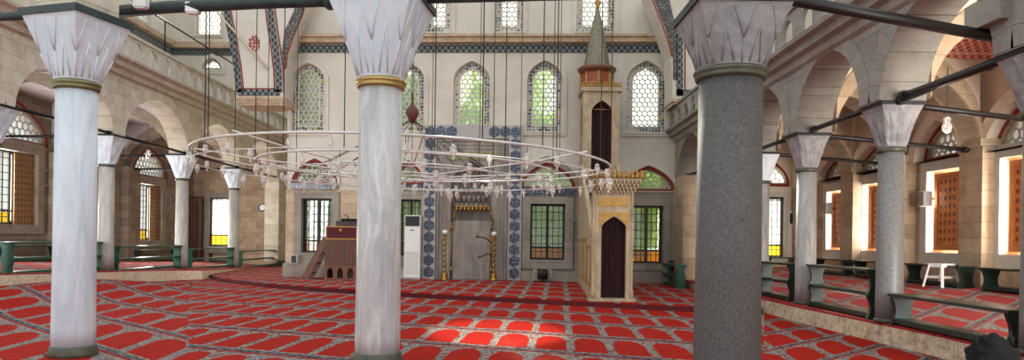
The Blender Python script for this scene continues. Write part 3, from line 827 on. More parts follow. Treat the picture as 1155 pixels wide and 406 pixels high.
# ================================================================== CANDLESTICKS
def candlestick(label, x, ybot, ytop, ground=.145):
    Y = YW(0)-.75; p = at(x, (ybot+ytop)/2, Y); H = at(x, ytop, Y).z-ground
    t = thing('brass_candlestick', label, 'candlestick', (p.x, Y, ground), group='candlesticks before the mihrab')
    k = H
    MB().lathe([(.15,0), (.16,.03), (.15,.06), (.11,.12), (.12,.2), (.10,.26), (.05,.30)], n=20).build('foot', BRASS, t)
    pr = [(.035,.28)]; z = .3
    while z < k-.22:
        pr += [(.035,z), (.065,z+.05), (.035,z+.1), (.03,z+.17)]; z += .19
    pr += [(.03,k-.2), (.09,k-.16), (.05,k-.13)]
    MB().lathe(pr, n=14).build('stem', BRASS, t)
    MB().lathe([(.02,k-.14), (.085,k-.11), (.1,k-.05), (.08,k), (.03,k+.02)], n=16).build('cup', WPLAS, t)
    return t
candlestick('tall turned brass candlestick at the left side of the mihrab', 501.5, 314, 260)
candlestick('tall turned brass candlestick at the right side of the mihrab, beside the microphones', 557, 317, 262)
for y0, y1, x1 in ((274,267,540), (287,290,542)):
    t = thing('microphone_arm', ('upper' if y1 < 280 else 'lower')+' black gooseneck microphone clipped to the right brass candlestick', 'microphone', at(555,y0,25.1), 0, 'gooseneck microphones')
    a = at(555,y0,25.05); b = at(x1,y1,24.9); c = (a+b)/2+Vector((0,0,.06))
    m = MB().tube([a-t.location, c-t.location, b-t.location], .022); o = m.build('gooseneck', BLACK, t)
    MB().tube([b-t.location, b-t.location+Vector((-.1,0,(.02 if y1 < 280 else -.02)))], .035).build('microphone_head', simple('red_mic_tip', lin(120,30,28), .6), t)

# ================================================================== MINBAR
Y0 = 17.3; Yb = 24.2
pf = at(668, 340, Y0)
t = thing('minbar', 'tall carved marble minbar pulpit with gilded crown, red curtain and lead cone', 'minbar', (pf.x+.5, Y0, .14))
def par(m, name, mat, bevel=0, parent=None):
    return m.build(name, mat, parent or t, bevel, shift=t.location)
F0 = lambda x, y: (at(x,y,Y0).x, at(x,y,Y0).z)
def Fr(x0, y0, x1, y1): a = F0(x0,(y0+y1)/2); b = F0(x1,(y0+y1)/2); return (a[0], b[0], F0((x0+x1)/2,y1)[1], F0((x0+x1)/2,y0)[1])
MF = lambda u, v, w: (u, Y0+w, v)
g = Fr(668, 216, 714, 340); dr = Fr(678, 244, 706, 340)
door = archloop(dr[0], dr[1], .16, dr[3], .26, 10, .6)
par(MB().plate([(g[0],.145), (g[1],.145), (g[1],g[3]), (g[0],g[3])], [door], MF, 0, .28), 'portal', M_MIN)
par(MB().box(g[0]-.08, g[1]+.08, Y0-.08, Y0+.3, .145, .22), 'threshold', M_MIN)
par(MB().plate([(g[0]+.1,g[3]-.62), (g[1]-.1,g[3]-.62), (g[1]-.1,g[3]-.16), (g[0]+.1,g[3]-.16)], [archloop(dr[0]-.05, dr[1]+.05, g[3]-1.2, dr[3]+.05, .3, 10, .6)[2:-2] + []] if False else [], MF, -.015, 0) if False else
    MB().plate([(g[0]+.12,g[3]-.36), (g[1]-.12,g[3]-.36), (g[1]-.12,g[3]-.14), (g[0]+.12,g[3]-.14)], [], MF, -.015, 0), 'gilded_panel', GOLD)
sp = [(dr[0]-.06, dr[3]-.34), (dr[0]-.06, dr[3]+.1), (dr[1]+.06, dr[3]+.1), (dr[1]+.06, dr[3]-.34)]
arcp = arch_pts(dr[0]-.02, dr[1]+.02, dr[3]-.26, .29, 10, .6)
par(MB().plate(sp[:1]+arcp[:]+sp[3:][::-1][:0]+[sp[3], sp[2], sp[1]], [], MF, -.014, 0), 'gilded_spandrel', GOLD)
for u in (g[0]+.03, g[1]-.03):
    par(MB().lathe([(.05,.2), (.06,.35), (.035,.45), (.035,g[3]-.1), (.05,g[3])], (u, Y0-.01, 0), 10), 'corner_shaft', M_MIN)
# curtain with folds
m = MB(); n = 24; us = [dr[0]-.02+(dr[1]-dr[0]+.04)*k/n for k in range(n+1)]
vs = [(u, Y0+.18+.025*sin(k*1.9), z) for z in (.17, dr[3]+.03) for k, u in enumerate(us)]
m.add(vs, [(k, k+1, n+2+k, n+1+k) for k in range(n)]); par(m, 'curtain', VELV)
# crown of stalactites

m = MB()
for j, (e, zz) in enumerate(((0,0), (.06,.09), (.12,.17), (.17,.24))):
    m.box(g[0]-e, g[1]+e, Y0-.02-e, Y0+.3+e, g[3]+zz, g[3]+zz+.075)
    nn = 11+j
    for k in range(nn):
        u = g[0]-e+(g[1]-g[0]+2*e)*(k+.5)/nn
        m.lathe([(.012,-.09), (.04,-.03), (.045,.02)], (u, Y0-.02-e, g[3]+zz), 6, sm=False)
par(m, 'stalactite_crown', M_MIN)
m = MB(); e = .2
for k in range(13):
    u = g[0]-e+(g[1]-g[0]+2*e)*(k+.5)/13
    m.lathe([(.05,0), (.055,.05), (.03,.1), (.045,.13), (.01,.2)], (u, Y0-.02-e, g[3]+.31), 8)
for k in range(6):
    for u in (g[0]-e, g[1]+e): m.lathe([(.05,0), (.055,.05), (.03,.1), (.045,.13), (.01,.2)], (u, Y0-.1+k*.09, g[3]+.31), 8)
par(m, 'gilded_cresting', GOLD)
# flank (left side wall) going back, with stair behind
xa, xb_ = g[0], at(653, 300, Yb).x
xc, xd = g[1], at(697, 300, Yb).x
kz0 = at(672, 205, Yb).z; 
def flank(x0, x1, w, name):
    m = MB(); n = Vector((0,0,0))
    A = [(Y0+.28,.145), (Yb+1.1,.145), (Yb+1.1,4.2), (Yb-.2,4.2), (Y0+.9,1.9), (Y0+.28,1.7)]
    m.plate(A, [], lambda u, v, ww: (x0+(x1-x0)*(u-Y0)/(Yb-Y0)+ww, u, v), 0, w); return par(m, name, M_MIN)
flank(xa, xb_, .12, 'side_wall'); flank(xc-.12, xd-.12, .12, 'side_wall')
# gilded panels on the left flank
m = MB()
for y0, y1, z1 in ((Y0+.5, Y0+2.0, 1.5), (Y0+2.3, Y0+4.2, 1.7), (Y0+4.5, Y0+6.6, 1.7)):
    m.plate([(y0,.45), (y1,.45), (y1,z1), (y0,z1)], [[(y0+.1,.55), (y1-.1,.55), (y1-.1,z1-.1), (y0+.1,z1-.1)]],
            lambda u, v, ww: (xa+(xb_-xa)*(u-Y0)/(Yb-Y0)+ww, u, v), -.015, .01)
par(m, 'flank_moulding', GOLD)
ns = 14
m = MB()
for k in range(ns):
    y = Y0+.5+(Yb-Y0-.5)*k/ns; f = (y-Y0)/(Yb-Y0)
    m.box(xa+(xb_-xa)*f+.1, xc+(xd-xc)*f-.1, y, y+.52, .145, .3+2.9*k/ns)
par(m, 'stair', M_MIN)
# kiosk
K = lambda x, y: (at(x,y,Yb).x, at(x,y,Yb).z)
kx0, kx1 = K(657.5,150)[0], K(698,150)[0]; kz1 = K(677,103)[1]; kb = 3.25
o0, o1 = K(667,160)[0], K(690,160)[0]; oz = K(678,113)[1]
op = archloop(o0, o1, kb+.1, oz, .35, 10, .5)
MK = lambda u, v, w: (u, Yb+w, v)
D = kx1-kx0
par(MB().plate([(kx0,kb), (kx1,kb), (kx1,kz1), (kx0,kz1)], [op], MK, 0, .12), 'canopy_front', M_MIN)
par(MB().plate([(kx0,kb), (kx1,kb), (kx1,kz1), (kx0,kz1)], [op], MK, D-.12, D), 'canopy_back', M_MIN)
for u in (kx0, kx1-.12):
    par(MB().plate([(Yb+.12,kb), (Yb+D-.12,kb), (Yb+D-.12,kz1), (Yb+.12,kz1)], [archloop(Yb+.3, Yb+D-.3, kb+.1, oz, .35, 10, .5)], lambda a, b, w: (u+w, a, b), 0, .12), 'canopy_side', M_MIN)
vs = []; m = MB(); us = [o0-.05+(o1-o0+.1)*k/20 for k in range(21)]
vs = [(u, Yb+.2+.03*sin(k*1.7), z) for z in (kb, oz+.05) for k, u in enumerate(us)]
m.add(vs, [(k, k+1, 22+k, 21+k) for k in range(20)]); par(m, 'curtain', VELV)
par(MB().tube([(o0-.05, Yb+.08, K(678,123)[1]), (o1+.05, Yb+.08, K(678,123)[1])], .02), 'curtain_rod', BRASS)
par(MB().box(kx0-.08, kx1+.08, Yb-.08, Yb+D+.08, kz1, kz1+.14), 'ledge', M_MIN)
m = MB()
for k in range(15):
    u = kx0-.06+(kx1-kx0+.12)*(k+.5)/15
    m.lathe([(.04,0), (.05,.05), (.025,.1), (.04,.13), (.01,.18)], (u, Yb-.05, kz1+.14), 8)
m.box(kx0-.08, kx1+.08, Yb-.07, Yb-.03, kz1+.14, kz1+.18)
par(m, 'gilded_cresting', GOLD)
cxk, cyk = K(675.5,80)[0], Yb+D/2
rD = (K(694,85)[0]-K(658,85)[0])/2*1.02
zA, zB_ = K(675,97)[1], K(675,75)[1]
par(MB().lathe([(rD,zA-.1), (rD,zB_-.1)], (cxk,cyk,0), 8, sm=False), 'drum', simple('red_gilded_drum', lin(150,74,44), .5, .2, .4, 9))
m = MB()
for k in range(8):
    a = 2*PI*k/8; m.lathe([(.05,zA-.1), (.05,zB_-.1)], (cxk+rD*cos(a), cyk+rD*sin(a), 0), 6)
par(m, 'drum_rib', GOLD)
par(MB().lathe([(rD*1.0,zB_-.12), (rD*1.2,zB_-.04), (rD*1.25,zB_+.03), (rD*1.1,zB_+.1)], (cxk,cyk,0), 16), 'drum_cornice', BRWOOD)
zC = K(675, 5)[1]
m = MB().lathe([(rD*.86,zB_+.08), (rD*.5,zB_+.08+(zC-zB_)*.5), (.07,zC)], (cxk,cyk,0), 12, sm=False); par(m, 'cone', LEADG)
par(MB().lathe([(.06,zC), (.05,zC+.1), (.13,zC+.25), (.04,zC+.38), (.09,zC+.5), (.02,zC+.6), (.015,zC+1)], (cxk,cyk,0), 12), 'finial', GOLD)

# ================================================================== PENDENTIVES
def pend(name, Yp, pts, borders, med, label, depth=1.2):
    Mp = lambda u, v, w: (at(u, v, Yp).x, Yp+w, at(u, v, Yp).z)
    o = MB().plate(pts, [], Mp, 0, depth).build(name, PL); struct(o, label, 'wall')
    for b, mat in borders: MB().plate(b, [], Mp, -.03, 0).build('painted_border', mat, o)
    if med:
        x, y, rx, ry = med
        MB().plate([(x+rx*cos(2*PI*k/12)*(1+.15*(k%2)), y+ry*sin(2*PI*k/12)*(1+.15*(k%2))) for k in range(12)], [], Mp, -.02, 0).build('medallion', MEDR, o)
    return o, Mp
def strip(pts, w):
    L = [(x-w/2, y) for x, y in pts]; Rr = [(x+w/2, y) for x, y in pts]; return L+Rr[::-1]
lft = [(252,-14), (254,4), (258,26), (263,50), (267,75), (270,104)]
rgt = [(302,-14), (304,4), (307,30), (311,55), (314,80), (315,104)]
pts = [(249,-14), (252,10), (257,35), (261,60), (264,85), (267,110), (320,110), (321,92), (323,62), (331,40), (341,18), (350,-14)]
o, Mp = pend('wall_left_pendentive', 25.4, pts, [
    (strip(lft, 7), FRZ), (strip(rgt, 7), FRZ), ([(268,101), (316,101), (316,108), (268,108)], FRZ),
    (strip([(x+5,y) for x, y in lft], 1.2), REDP), (strip([(x-5,y) for x, y in rgt], 1.2), REDP), (strip([(x+5.5,y) for x, y in rgt], 1.4), REDP),
    ([(322,78), (324,60), (331,40), (341,18), (349,-14), (338,-14), (331,14), (321,36), (318,60), (320,78)], ORN), (strip([(349,-14), (341,18), (331.5,40), (324.5,60), (322.5,78)], 1.4), REDP),
    ([(272,99.5), (311,99.5), (311,101), (272,101)], REDP)],
    (287,49,6,9), 'painted pendentive with red medallion above the left balustrade')
m = MB()
for k, (y0, y1, g_) in enumerate(((110,113,0), (113,116,2), (116,119,5))):
    m.plate([(266+g_,y0), (322,y0), (322,y1), (266+g_,y1)], [], Mp, -.1+.03*k, 1.2)
m.build('corbel', TAN, o)
pts = [(730,-14), (738,8), (746,28), (753,48), (757,62), (759,118), (800,118), (800,-14)]
p0 = at(240, 8, 25.3); p1 = at(302, 78, 25.3); MB().tube([p0, p1], .035).build('pole', simple('pale_pole', lin(206,190,160), .6), o)
o, Mp = pend('wall_right_pendentive', 24.2, pts, [
    (strip([(731,-14), (739,8), (747,28), (754,48), (758,64)], 1.4), REDP),
    ([(733,-14), (741,8), (749,28), (755.5,48), (759,64), (759,90), (764,90), (764,40), (757,10), (752,-14)], ORN),
    ([(763,20), (770,20), (770,108), (763,108)], FRZ), ([(763,101), (800,101), (800,108), (763,108)], FRZ),
    (strip([(772.5,24), (772.5,100)], 1.2), REDP)], None, 'painted pendentive above the right balustrade behind the granite column')
m = MB()
for k, (y0, y1, g_) in enumerate(((112,115,0), (115,118,3))): m.plate([(757+g_,y0), (800,y0), (800,y1), (757+g_,y1)], [], Mp, -.1+.03*k, 1.2)
m.build('corbel', TAN, o)

# ================================================================== LEFT GALLERY INTERIOR
ML2 = lambda u, v, w: (XLW-w, u, v)      # u = Y, v = z, w outward
def onW(x, y, X): p = onx(x, y, X); return p.y, p.z
lw = []
for x0, y0, x1, y1 in ((-12,166,40,253), (100,200,112,262), (156.5,208.5,181,271)):
    ya, yb = onx(x0,220,XLW).y, onx(x1,220,XLW).y; xm = (x0+x1)/2
    z1 = onx(xm,(y0+(4 if x0 < 0 else 0)),XLW).z; z0 = onx(xm,y1,XLW).z
    lw.append((ya, yb, z0, z1))
bay = [(a+b)/2 for a, b, c, d in lw]
cen = lw[0]
holesL = [hexwin_rect(*r) for r in lw]
lunL = []
for r in lw:
    mid = (r[0]+r[1])/2; w = (r[1]-r[0])/2+.5; lunL.append((mid-w, mid+w, r[3]+.45, r[3]+1.75))
holesL += [archloop(*r, (r[3]-r[2])*.93, 14, .35) for r in lunL]
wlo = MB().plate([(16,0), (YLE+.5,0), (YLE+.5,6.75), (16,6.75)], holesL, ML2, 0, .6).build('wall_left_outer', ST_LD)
struct(wlo, 'outer stone wall of the left gallery', 'wall')
names = ['stained window with brown carved shutter at the far left edge', 'sliver of stained window between left columns', 'narrow stained window with carved brown shutter behind the second green bench']
for r, l2, l in zip(lw, lunL, names):
    o = win_thing(l)
    barred((r[0], r[0]+(r[1]-r[0])*.55, r[2], r[3]), ML2, l, 3, 8, .18, 1, 1, GLASSM, YELLOW, o)
    MB().plate(hexwin_rect(r[0]+(r[1]-r[0])*.55, r[1], r[2], r[3]), [], ML2, .05, .1).build('shutter', SHUTD, o)
    MB().plate(hexwin_rect(r[0]-.35, r[1]+.35, r[2]-.35, r[3]+.4), [hexwin_rect(*r)], ML2, -.1, 0).build('stone_surround', ST_G, o)
    lunette(l2, ML2, l, .3, 1, GLASSM, o)
    i1 = archloop(l2[0], l2[1], l2[2], l2[3], (l2[3]-l2[2])*.93, 14, .35); o1 = archloop(l2[0]-.12, l2[1]+.12, l2[2]-.12, l2[3]+.12, (l2[3]-l2[2]+.24)*.93, 14, .35)
    MB().plate(o1, [i1], ML2, -.04, 0).build('painted_border', REDP, o)
o = win_thing('dark framed stained window with yellow panes in the left end wall')
barred(wE3, ML, '', 4, 6, .22, 1, 1, GLASSM, YELLOW, o)
# wooden cupboard doors left of that window
a = rectE(212.5,222,231,286)
t = thing('wooden_cupboard', 'tall brown wooden cupboard with framed doors in the left gallery corner', 'cupboard', ((a[0]+a[1])/2, YLE-.25, zl(-16.9, YLE)))
zc_ = zl(-16.9, YLE); H = a[3]-zc_; W = a[1]-a[0]
MB().box(-W/2, W/2, -.2, .24, 0, H).build('body', DWOOD, t, .01)
for s in (-1, 1): MB().plate(hexwin_rect(min(0,s*W/2)+.03, max(0,s*W/2)-.03, .1, H-.1), [hexwin_rect(min(0,s*W/2)+.12, max(0,s*W/2)-.12, .25, H-.25)], lambda u, v, w: (u, w-.2, v), -.04, 0).build('door', BRWOOD, t)
# stone frame around end window
q = wE3
MB().plate(hexwin_rect(q[0]-.3, q[1]+.3, q[2]-.3, q[3]+.3), [hexwin_rect(*q)], ML, -.08, 0).build('window_surround', ST_G, wle2)
# transverse arches left + plaster above
def transverse(label, Y, x0, x1, zs, rise, ztop, mat, plm, th=.5):
    outer = [(x0,zs)] + arch_pts(x0, x1, zs, rise, 16, .25) + [(x1,zs), (x1,ztop), (x0,ztop)]
    o = MB().plate(outer, [], lambda u, v, w: (u, Y+w, v), -th/2, th/2).build('wall_cross_arch', plm); struct(o, label, 'wall')
    B2 = arch_pts(x0-.0, x1+.0, zs, rise, 16, .25); B1 = [(u, min(ztop-.01, v+.42)) for u, v in B2]
    m = MB(); m.plate(B2+B1[::-1], [], lambda u, v, w: (u, Y+w, v), -th/2-.03, th/2+.03); m.build('arch_band', mat, o)
    return o
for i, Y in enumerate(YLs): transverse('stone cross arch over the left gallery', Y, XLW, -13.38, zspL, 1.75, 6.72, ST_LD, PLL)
for i, Y in enumerate(YLs[1:]):
    MB().box(XLW, XLW+.35, Y-.5, Y+.5, .5, zspL).build('pilaster', ST_LD, wlo)

# tie rods
def rod(label, pts, r=.045, mat=None, name='tie_rod', sq=False):
    pts = [Vector(p) for p in pts]; o = thing(name, label, 'tie rod', pts[0], 0, 'tie rods between columns and walls')
    MB().tube([p-pts[0] for p in pts], r, 6).build('bar', mat or IRON, o)
    for p in (pts[0], pts[-1]):
        d = (pts[-1]-pts[0]).normalized(); q = p-pts[0]; s = 1 if p is pts[0] else -1
        MB().tube([q, q+d*.12*s], r*1.5, 6).build('end_collar', mat or IRON, o)
    return o
for i, (a, b) in enumerate(zip([12.6]+YLs, YLs+[38.3])):
    rod('black iron tie rod spanning the left arcade arch number ' + ['nearest the left frame edge','behind the leftmost big column','over the bench with column behind','above the third green bench','nearest the clock'][i] if False else
        ['black tie rod across the left arcade arch at the left frame edge', 'black tie rod across the left arch behind the leftmost big column', 'black tie rod across the left arch above the bench with the carved shutter behind',
         'black tie rod across the left arch in front of the cupboard', 'black tie rod across the last left arch near the clock'][i], [(XL+.3, a+.4, zspL+.03), (XL+.3, b-.4, zspL+.03)], .05)
    if i < 4:
        rod(['black cross rod high in the left gallery at the frame edge', 'black cross rod running from the second left gallery column to the outer wall', 'black cross rod running from the third left gallery column to the outer wall', 'black cross rod from the farthest left gallery column to the outer wall'][i],
            [(XL-.4, YLs[i], zspL-.02), (XLW, YLs[i], zspL-.1)], .05)

# ================================================================== RIGHT GALLERY INTERIOR
MR2 = lambda u, v, w: (XRW+w, u, v)
rwin = []
for x0, x1, y0, y1 in ((934.5,958,215,284), (975,1011,206,284), (1048,1087,191,285), (1131,1186,174,286), (1250,1330,150,288)):
    ya, yb = onx(x1,240,XRW).y, onx(x0,240,XRW).y; xm = (x0+x1)/2
    rwin.append((ya, yb, onx(xm,y1,XRW).z, onx(xm,y0,XRW).z))
z0m = sum(r[2] for r in rwin)/5; z1m = sum(r[3] for r in rwin[:4])/4
rwin = [(a, b, z0m, c4) for a, b, c3, c4 in rwin]
rl = []
for (x0, x1, y0, y1), r in zip(((930,960,183,199), (975,1008,168,190), (1042,1085,141,176), (1133,1190,118,160), (1250,1330,80,130)), rwin):
    mid = (r[0]+r[1])/2; w = (r[1]-r[0])/2+.12; xm = (x0+x1)/2
    rl.append((mid-w, mid+w, onx(xm,y1,XRW).z, onx(xm,y0,XRW).z))
hR = [hexwin_rect(*r) for r in rwin] + [archloop(*r, (r[3]-r[2])*.93, 14, .35) for r in rl]
ZCR = 5.85
wro = MB().plate([(5,0), (YRE+.5,0), (YRE+.5,ZCR), (5,ZCR)], hR, MR2, 0, .6).build('wall_right_outer', ST_T)
struct(wro, 'outer tan stone wall of the right gallery', 'wall')
nm = ['white framed window with orange carved shutter seen through the second right arch', 'bright window strip half hidden by the speckled grey gallery column', 'white framed window with orange carved shutter behind the white stool',
      'bright white framed window at the right edge of the frame', 'window beyond the right edge']
SURR = simple('pale_window_surround', lin(206,200,186), .7, 0, .08, 3)
for r, l2, l in zip(rwin, rl, nm):
    o = win_thing(l); f = .1
    MB().plate(hexwin_rect(r[0]-.28, r[1]+.28, r[2]-.3, r[3]+.3), [hexwin_rect(*r)], MR2, -.08, 0).build('stone_surround', SURR, o)
    MB().plate(hexwin_rect(*r), [hexwin_rect(r[0]+f, r[1]-f, r[2]+f, r[3]-f)], MR2, .34, .5).build('frame', WPAINT, o)
    MB().plate(hexwin_rect(r[0]+f, r[1]-f, r[2]+f, r[3]-f), [], MR2, .42, .44).build('glass_pane', GLASSM, o)
    m = MB()
    for k in range(1, 8):
        v = r[2]+(r[3]-r[2])*k/8; m.plate(hexwin_rect(r[0]+f, r[1]-f, v-.015, v+.015), [], MR2, .38, .41)
    m.build('glazing_bars', DARKW, o)
    w = (r[1]-r[0])
    sh = MB().plate(hexwin_rect(r[0]+.06*w, r[0]+.86*w, r[2]+.06, r[3]-.08), [], MR2, .03, .08).build('shutter', SHUT, o)
    MB().plate(hexwin_rect(r[0]+.06*w, r[0]+.86*w, r[2]+.06, r[3]-.08), [hexwin_rect(r[0]+.16*w, r[0]+.76*w, r[2]+.18, r[3]-.2)], MR2, .0, .03).build('shutter_frame', simple('orange_wood', lin(206,124,60), .45), sh)
    lunette(l2, MR2, l, .24, 1, GLASSM, o)
    i1 = archloop(l2[0], l2[1], l2[2], l2[3], (l2[3]-l2[2])*.93, 14, .35)
    g_ = .1; o1 = archloop(l2[0]-g_, l2[1]+g_, l2[2]-g_, l2[3]+g_, (l2[3]-l2[2]+2*g_)*.93, 14, .35)
    MB().plate(o1, [i1], MR2, -.04, 0).build('painted_border', REDP, o)
    g2_ = .42; o2 = archloop(l2[0]-g2_, l2[1]+g2_, l2[2]-.1, l2[3]+g2_, (l2[3]-l2[2]+.5)*.93, 14, .35)
    MB().plate(o2, [o1], MR2, -.3, 0).build('white_arch_reveal', PLW, o)
# plaster lining of upper right wall
MB().plate([(5,zspR-.1), (YRE,zspR-.1), (YRE,ZCR), (5,ZCR)], [archloop(r[0]-.42, r[1]+.42, r[2]-.1, min(ZCR-.06, r[3]+.42), (r[3]-r[2]+.5)*.93, 14, .35) for r in rl], MR2, -.02, 0).build('plaster_band', PLW, wro)
pil = []
for Y in (13.1, 16.5, 19.7, 22.6):
    pil.append(Y)
    MB().box(XRW-.36, XRW, Y-.42, Y+.42, .5, zspR).build('pilaster', ST_T, wro)
    MB().box(XRW-.46, XRW, Y-.5, Y+.5, zspR-.02, zspR+.14).build('pilaster_capital', ST_T, wro)
struct(MB().box(6.58, XRW+.6, 5, YRE+.5, ZCR, ZCR+.2).build('ceiling_right_gallery', PLW), 'white ceiling of the right gallery', 'ceiling')
ch = onz(1093, 73, ZCR)
chp = MB().box(8.4, XRW-.1, 14.2, 16.0, ZCR-.02, ZCR-.001).build('painted_ceiling_panel', CHEV)
tag(chp, 'red and white zigzag painted panel on the right gallery ceiling', 'painted panel')
# diagonal cross arches in right gallery
def cross(label, p0, p1, zs, rise, ztop, mat, plm, th=.6, band=.45):
    p0 = Vector(p0); p1 = Vector(p1); L = (p1-p0).length; d = (p1-p0)/L; n = Vector((-d.y, d.x))
    M = lambda u, v, w: (p0.x+d.x*u+n.x*w, p0.y+d.y*u+n.y*w, v)
    A = arch_pts(0, L, zs, rise, 18, .2)
    o = MB().plate([(0,zs)]+A+[(L,zs), (L,ztop), (0,ztop)], [], M, -th/2+.05, th/2-.05).build('wall_cross_arch', plm); struct(o, label, 'wall')
    Bt = [(u, min(ztop-.01, v+band)) for u, v in A]
    MB().plate(A+Bt[::-1], [], M, -th/2, th/2).build('arch_band', mat, o)
for Y, Yp in zip(YRs[1:], pil): cross('tan stone cross arch over the right gallery', (6.57, Y), (XRW-.4, Yp), zspR+.05, 1.6, ZCR, ST_T, PLW)
for Y, Yp, l in zip(YRs[1:4], pil, ['black cross rod from the speckled grey right gallery column to the outer wall', 'black cross rod from the second right gallery column to the outer wall', 'black cross rod from the right gallery column behind the granite column to the outer wall']):
    rod(l, [(XR+.4, Y, zspR-.02), (XRW-.45, Yp, zspR-.06)], .05, BEAM)
for i, (a, b) in enumerate(zip(YRs, YRs[1:]+[25.4])):
    rod(['thick black tie rod across the nearest right arch', 'black tie rod across the second right arch, between the two grey columns', 'black tie rod across the right arch behind the granite column', 'black tie rod across the fourth right arch', 'black tie rod across the last right arch beside the minbar'][i],
        [(XR-.05, a+.4, zspR+.05), (XR-.05, b-.4, zspR+.05)], .06 if i == 0 else .05, BEAM)
# end wall right
ME = lambda u, v, w: (u, YRE+w, v)
ew = (at(861,250,YRE).x, at(884,250,YRE).x, at(870,290,YRE).z, at(870,222,YRE).z)
el = (at(858,200,YRE).x, at(887,200,YRE).x, at(870,207,YRE).z, at(870,186,YRE).z)
wre = MB().plate([(6.6,0), (XRW,0), (XRW,ZCR), (6.6,ZCR)], [hexwin_rect(*ew), archloop(*el, (el[3]-el[2])*.93, 14, .35)], ME, 0, .6).build('wall_back_right', PLW)
struct(wre, 'end wall of the right gallery', 'wall')
o = win_thing('stained window with yellow lower panes at the far end of the right gallery')
barred(ew, ME, '', 4, 6, .2, 1, 1, GLASSM, YELLOW, o); lunette(el, ME, '', .3, 1, GLASSM, o)
i1 = archloop(*el, (el[3]-el[2])*.93, 14, .35); o1 = archloop(el[0]-.12, el[1]+.12, el[2]-.12, el[3]+.12, (el[3]-el[2]+.24)*.93, 14, .35)
MB().plate(o1, [i1], ME, -.04, 0).build('painted_border', REDP, o)
MB().plate(hexwin_rect(ew[0]-.2, ew[1]+.2, ew[2]-.2, ew[3]+.2), [hexwin_rect(*ew)], ME, -.06, 0).build('stone_surround', SURR, o)
struct(MB().box(6.62, 9.5, 25.0, 25.5, ZCR+.25, 14).build('wall_back_right_upper', PL), 'upper end wall above the right gallery', 'wall')
# upper right wall behind balustrade & wall closing behind mihrab bay
struct(MB().box(9.5, 9.9, 5, 26, ZCR+.25, 12).build('wall_right_upper', PL), 'upper right wall', 'wall')
struct(MB().box(5.9, 6.5, 26.2, YRE, zcR-.1, 12).build('wall_right_return', PL), 'return wall at the right corner', 'wall')

# ================================================================== BENCHES
def bench_panel(w, h, tiers, th, M):
    """lyre shaped end panel profile across the bench."""
    pr = []; n = 10*tiers
    for k in range(n+1):
        f = k/n; z = h*f; ph = f*tiers
        r = w/2*(1-.36*abs(sin(PI*ph))**1.3)
        pr.append((r, z))
    return pr + [(-r, z) for r, z in reversed(pr)]
def bench(label, p0, p1, z0, h, tiers, w=.36, mat=GREEN, zslope=0, group='green benches', name='bench'):
    p0 = Vector(p0); p1 = Vector(p1); L = (p1-p0).length; a = math.atan2(p1.y-p0.y, p1.x-p0.x)
    t = thing(name, label, 'bench', (p0.x, p0.y, z0), a, group)
    for u in (0.0, L-.07):
        MB().plate(bench_panel(w, h-.04, tiers, .06, None), [], lambda q, v, ww: (u+ww, q, v), 0, .07).build('end_panel', mat, t)
    MB().box(-.04, L+.04, -w/2-.02, w/2+.02, h-.045, h).build('seat' if tiers == 1 else 'top_plank', mat, t, .008)
    if tiers == 2: MB().box(.07, L-.07, -w/2+.03, w/2-.03, h*.47, h*.47+.06).build('middle_plank', mat, t, .006)
    MB().box(.07, L-.07, -w/2+.04, w/2-.04, .03, .11).build('bottom_plank', mat, t, .006)
    return t
zzl = ZL+.0
for (x0, x1), l in zip(((8,70), (104,120), (129,200), (213,260), (270,315)),
    ['long green two tier bench at the far left of the left gallery edge', 'green two tier bench stub behind the leftmost big column', 'green two tier bench between the first two pale columns right of the big left column',
     'green two tier bench in front of the cupboard', 'short green two tier bench nearest the pulpit']):
    ya, yb = XL/ray(x0,280)[0], XL/ray(x1,280)[0]
    if x0 == 8: yb = 21.4
    if x0 == 104: ya, yb = 22.0-.6, 22.3
    if x0 == 104: continue
    if x0 == 8: ya, yb = 18.25, 22.2
    bench(l, (XL, ya), (XL, yb), zy((ya+yb)/2)-.02, .88, 2)
for x0, x1, l in ((0,60,'low green bench against the left outer wall behind the far left bench'), (153,196,'low green bench under the carved shutter window of the left gallery')):
    ya, yb = (XLW+.4)/ray(x0,270)[0], (XLW+.4)/ray(x1,270)[0]
    bench(l, (XLW+.45, ya), (XLW+.45, yb), zl(XLW+.45, (ya+yb)/2)-.05, .62, 1, .4, DGREEN)
a = at(236, 285, YLE-.6).x; b = at(258, 285, YLE-.6).x
bench('low green bench under the yellow paned window of the left end wall', (a, YLE-.5), (b, YLE-.5), zl(a, YLE), .5, 1, .36, DGREEN)
for x0, x1, h, tr, l in ((864,897,.84,2,'green two tier bench behind the granite column on the right kerb'), (920,990,.86,2,'green two tier bench between the two grey gallery columns on the right kerb')):
    ya, yb = XR/ray(x1,320)[0], XR/ray(x0,320)[0]
    bench(l, (XR, ya), (XR, yb), ZR, h, tr, .34, DGREEN)
bench('low dark green bench with worn shiny seat nearest the camera on the right', (XR+.02, 8.62), (XR+.02, 11.3), ZR, .50, 1, .38, DGREEN)
for x0, x1, l in ((922,957,'low green bench under the orange shutter window seen through the second right arch'), (968,1008,'low green bench half hidden behind the speckled grey column'), (1028,1091,'low green bench along the wall behind the white stool'), (1113,1180,'low green bench along the wall at the right edge')):
    Xb = XRW-.72; ya, yb = Xb/ray(x1,290)[0], Xb/ray(x0,290)[0]
    bench(l, (Xb, ya), (Xb, yb-.1), zr(Xb), .5, 1, .4, DGREEN)
bench('small green bench beside the corner right of the minbar', (5.4, 22.6), (5.4, 24.6), .145, .75, 2, .36, GREEN)
bench('dark green bench end before the stained window of the right end wall', (at(866,297,26).x, 26), (at(893,297,26).x, 26), zr(8.5), .6, 1, .4, DGREEN)

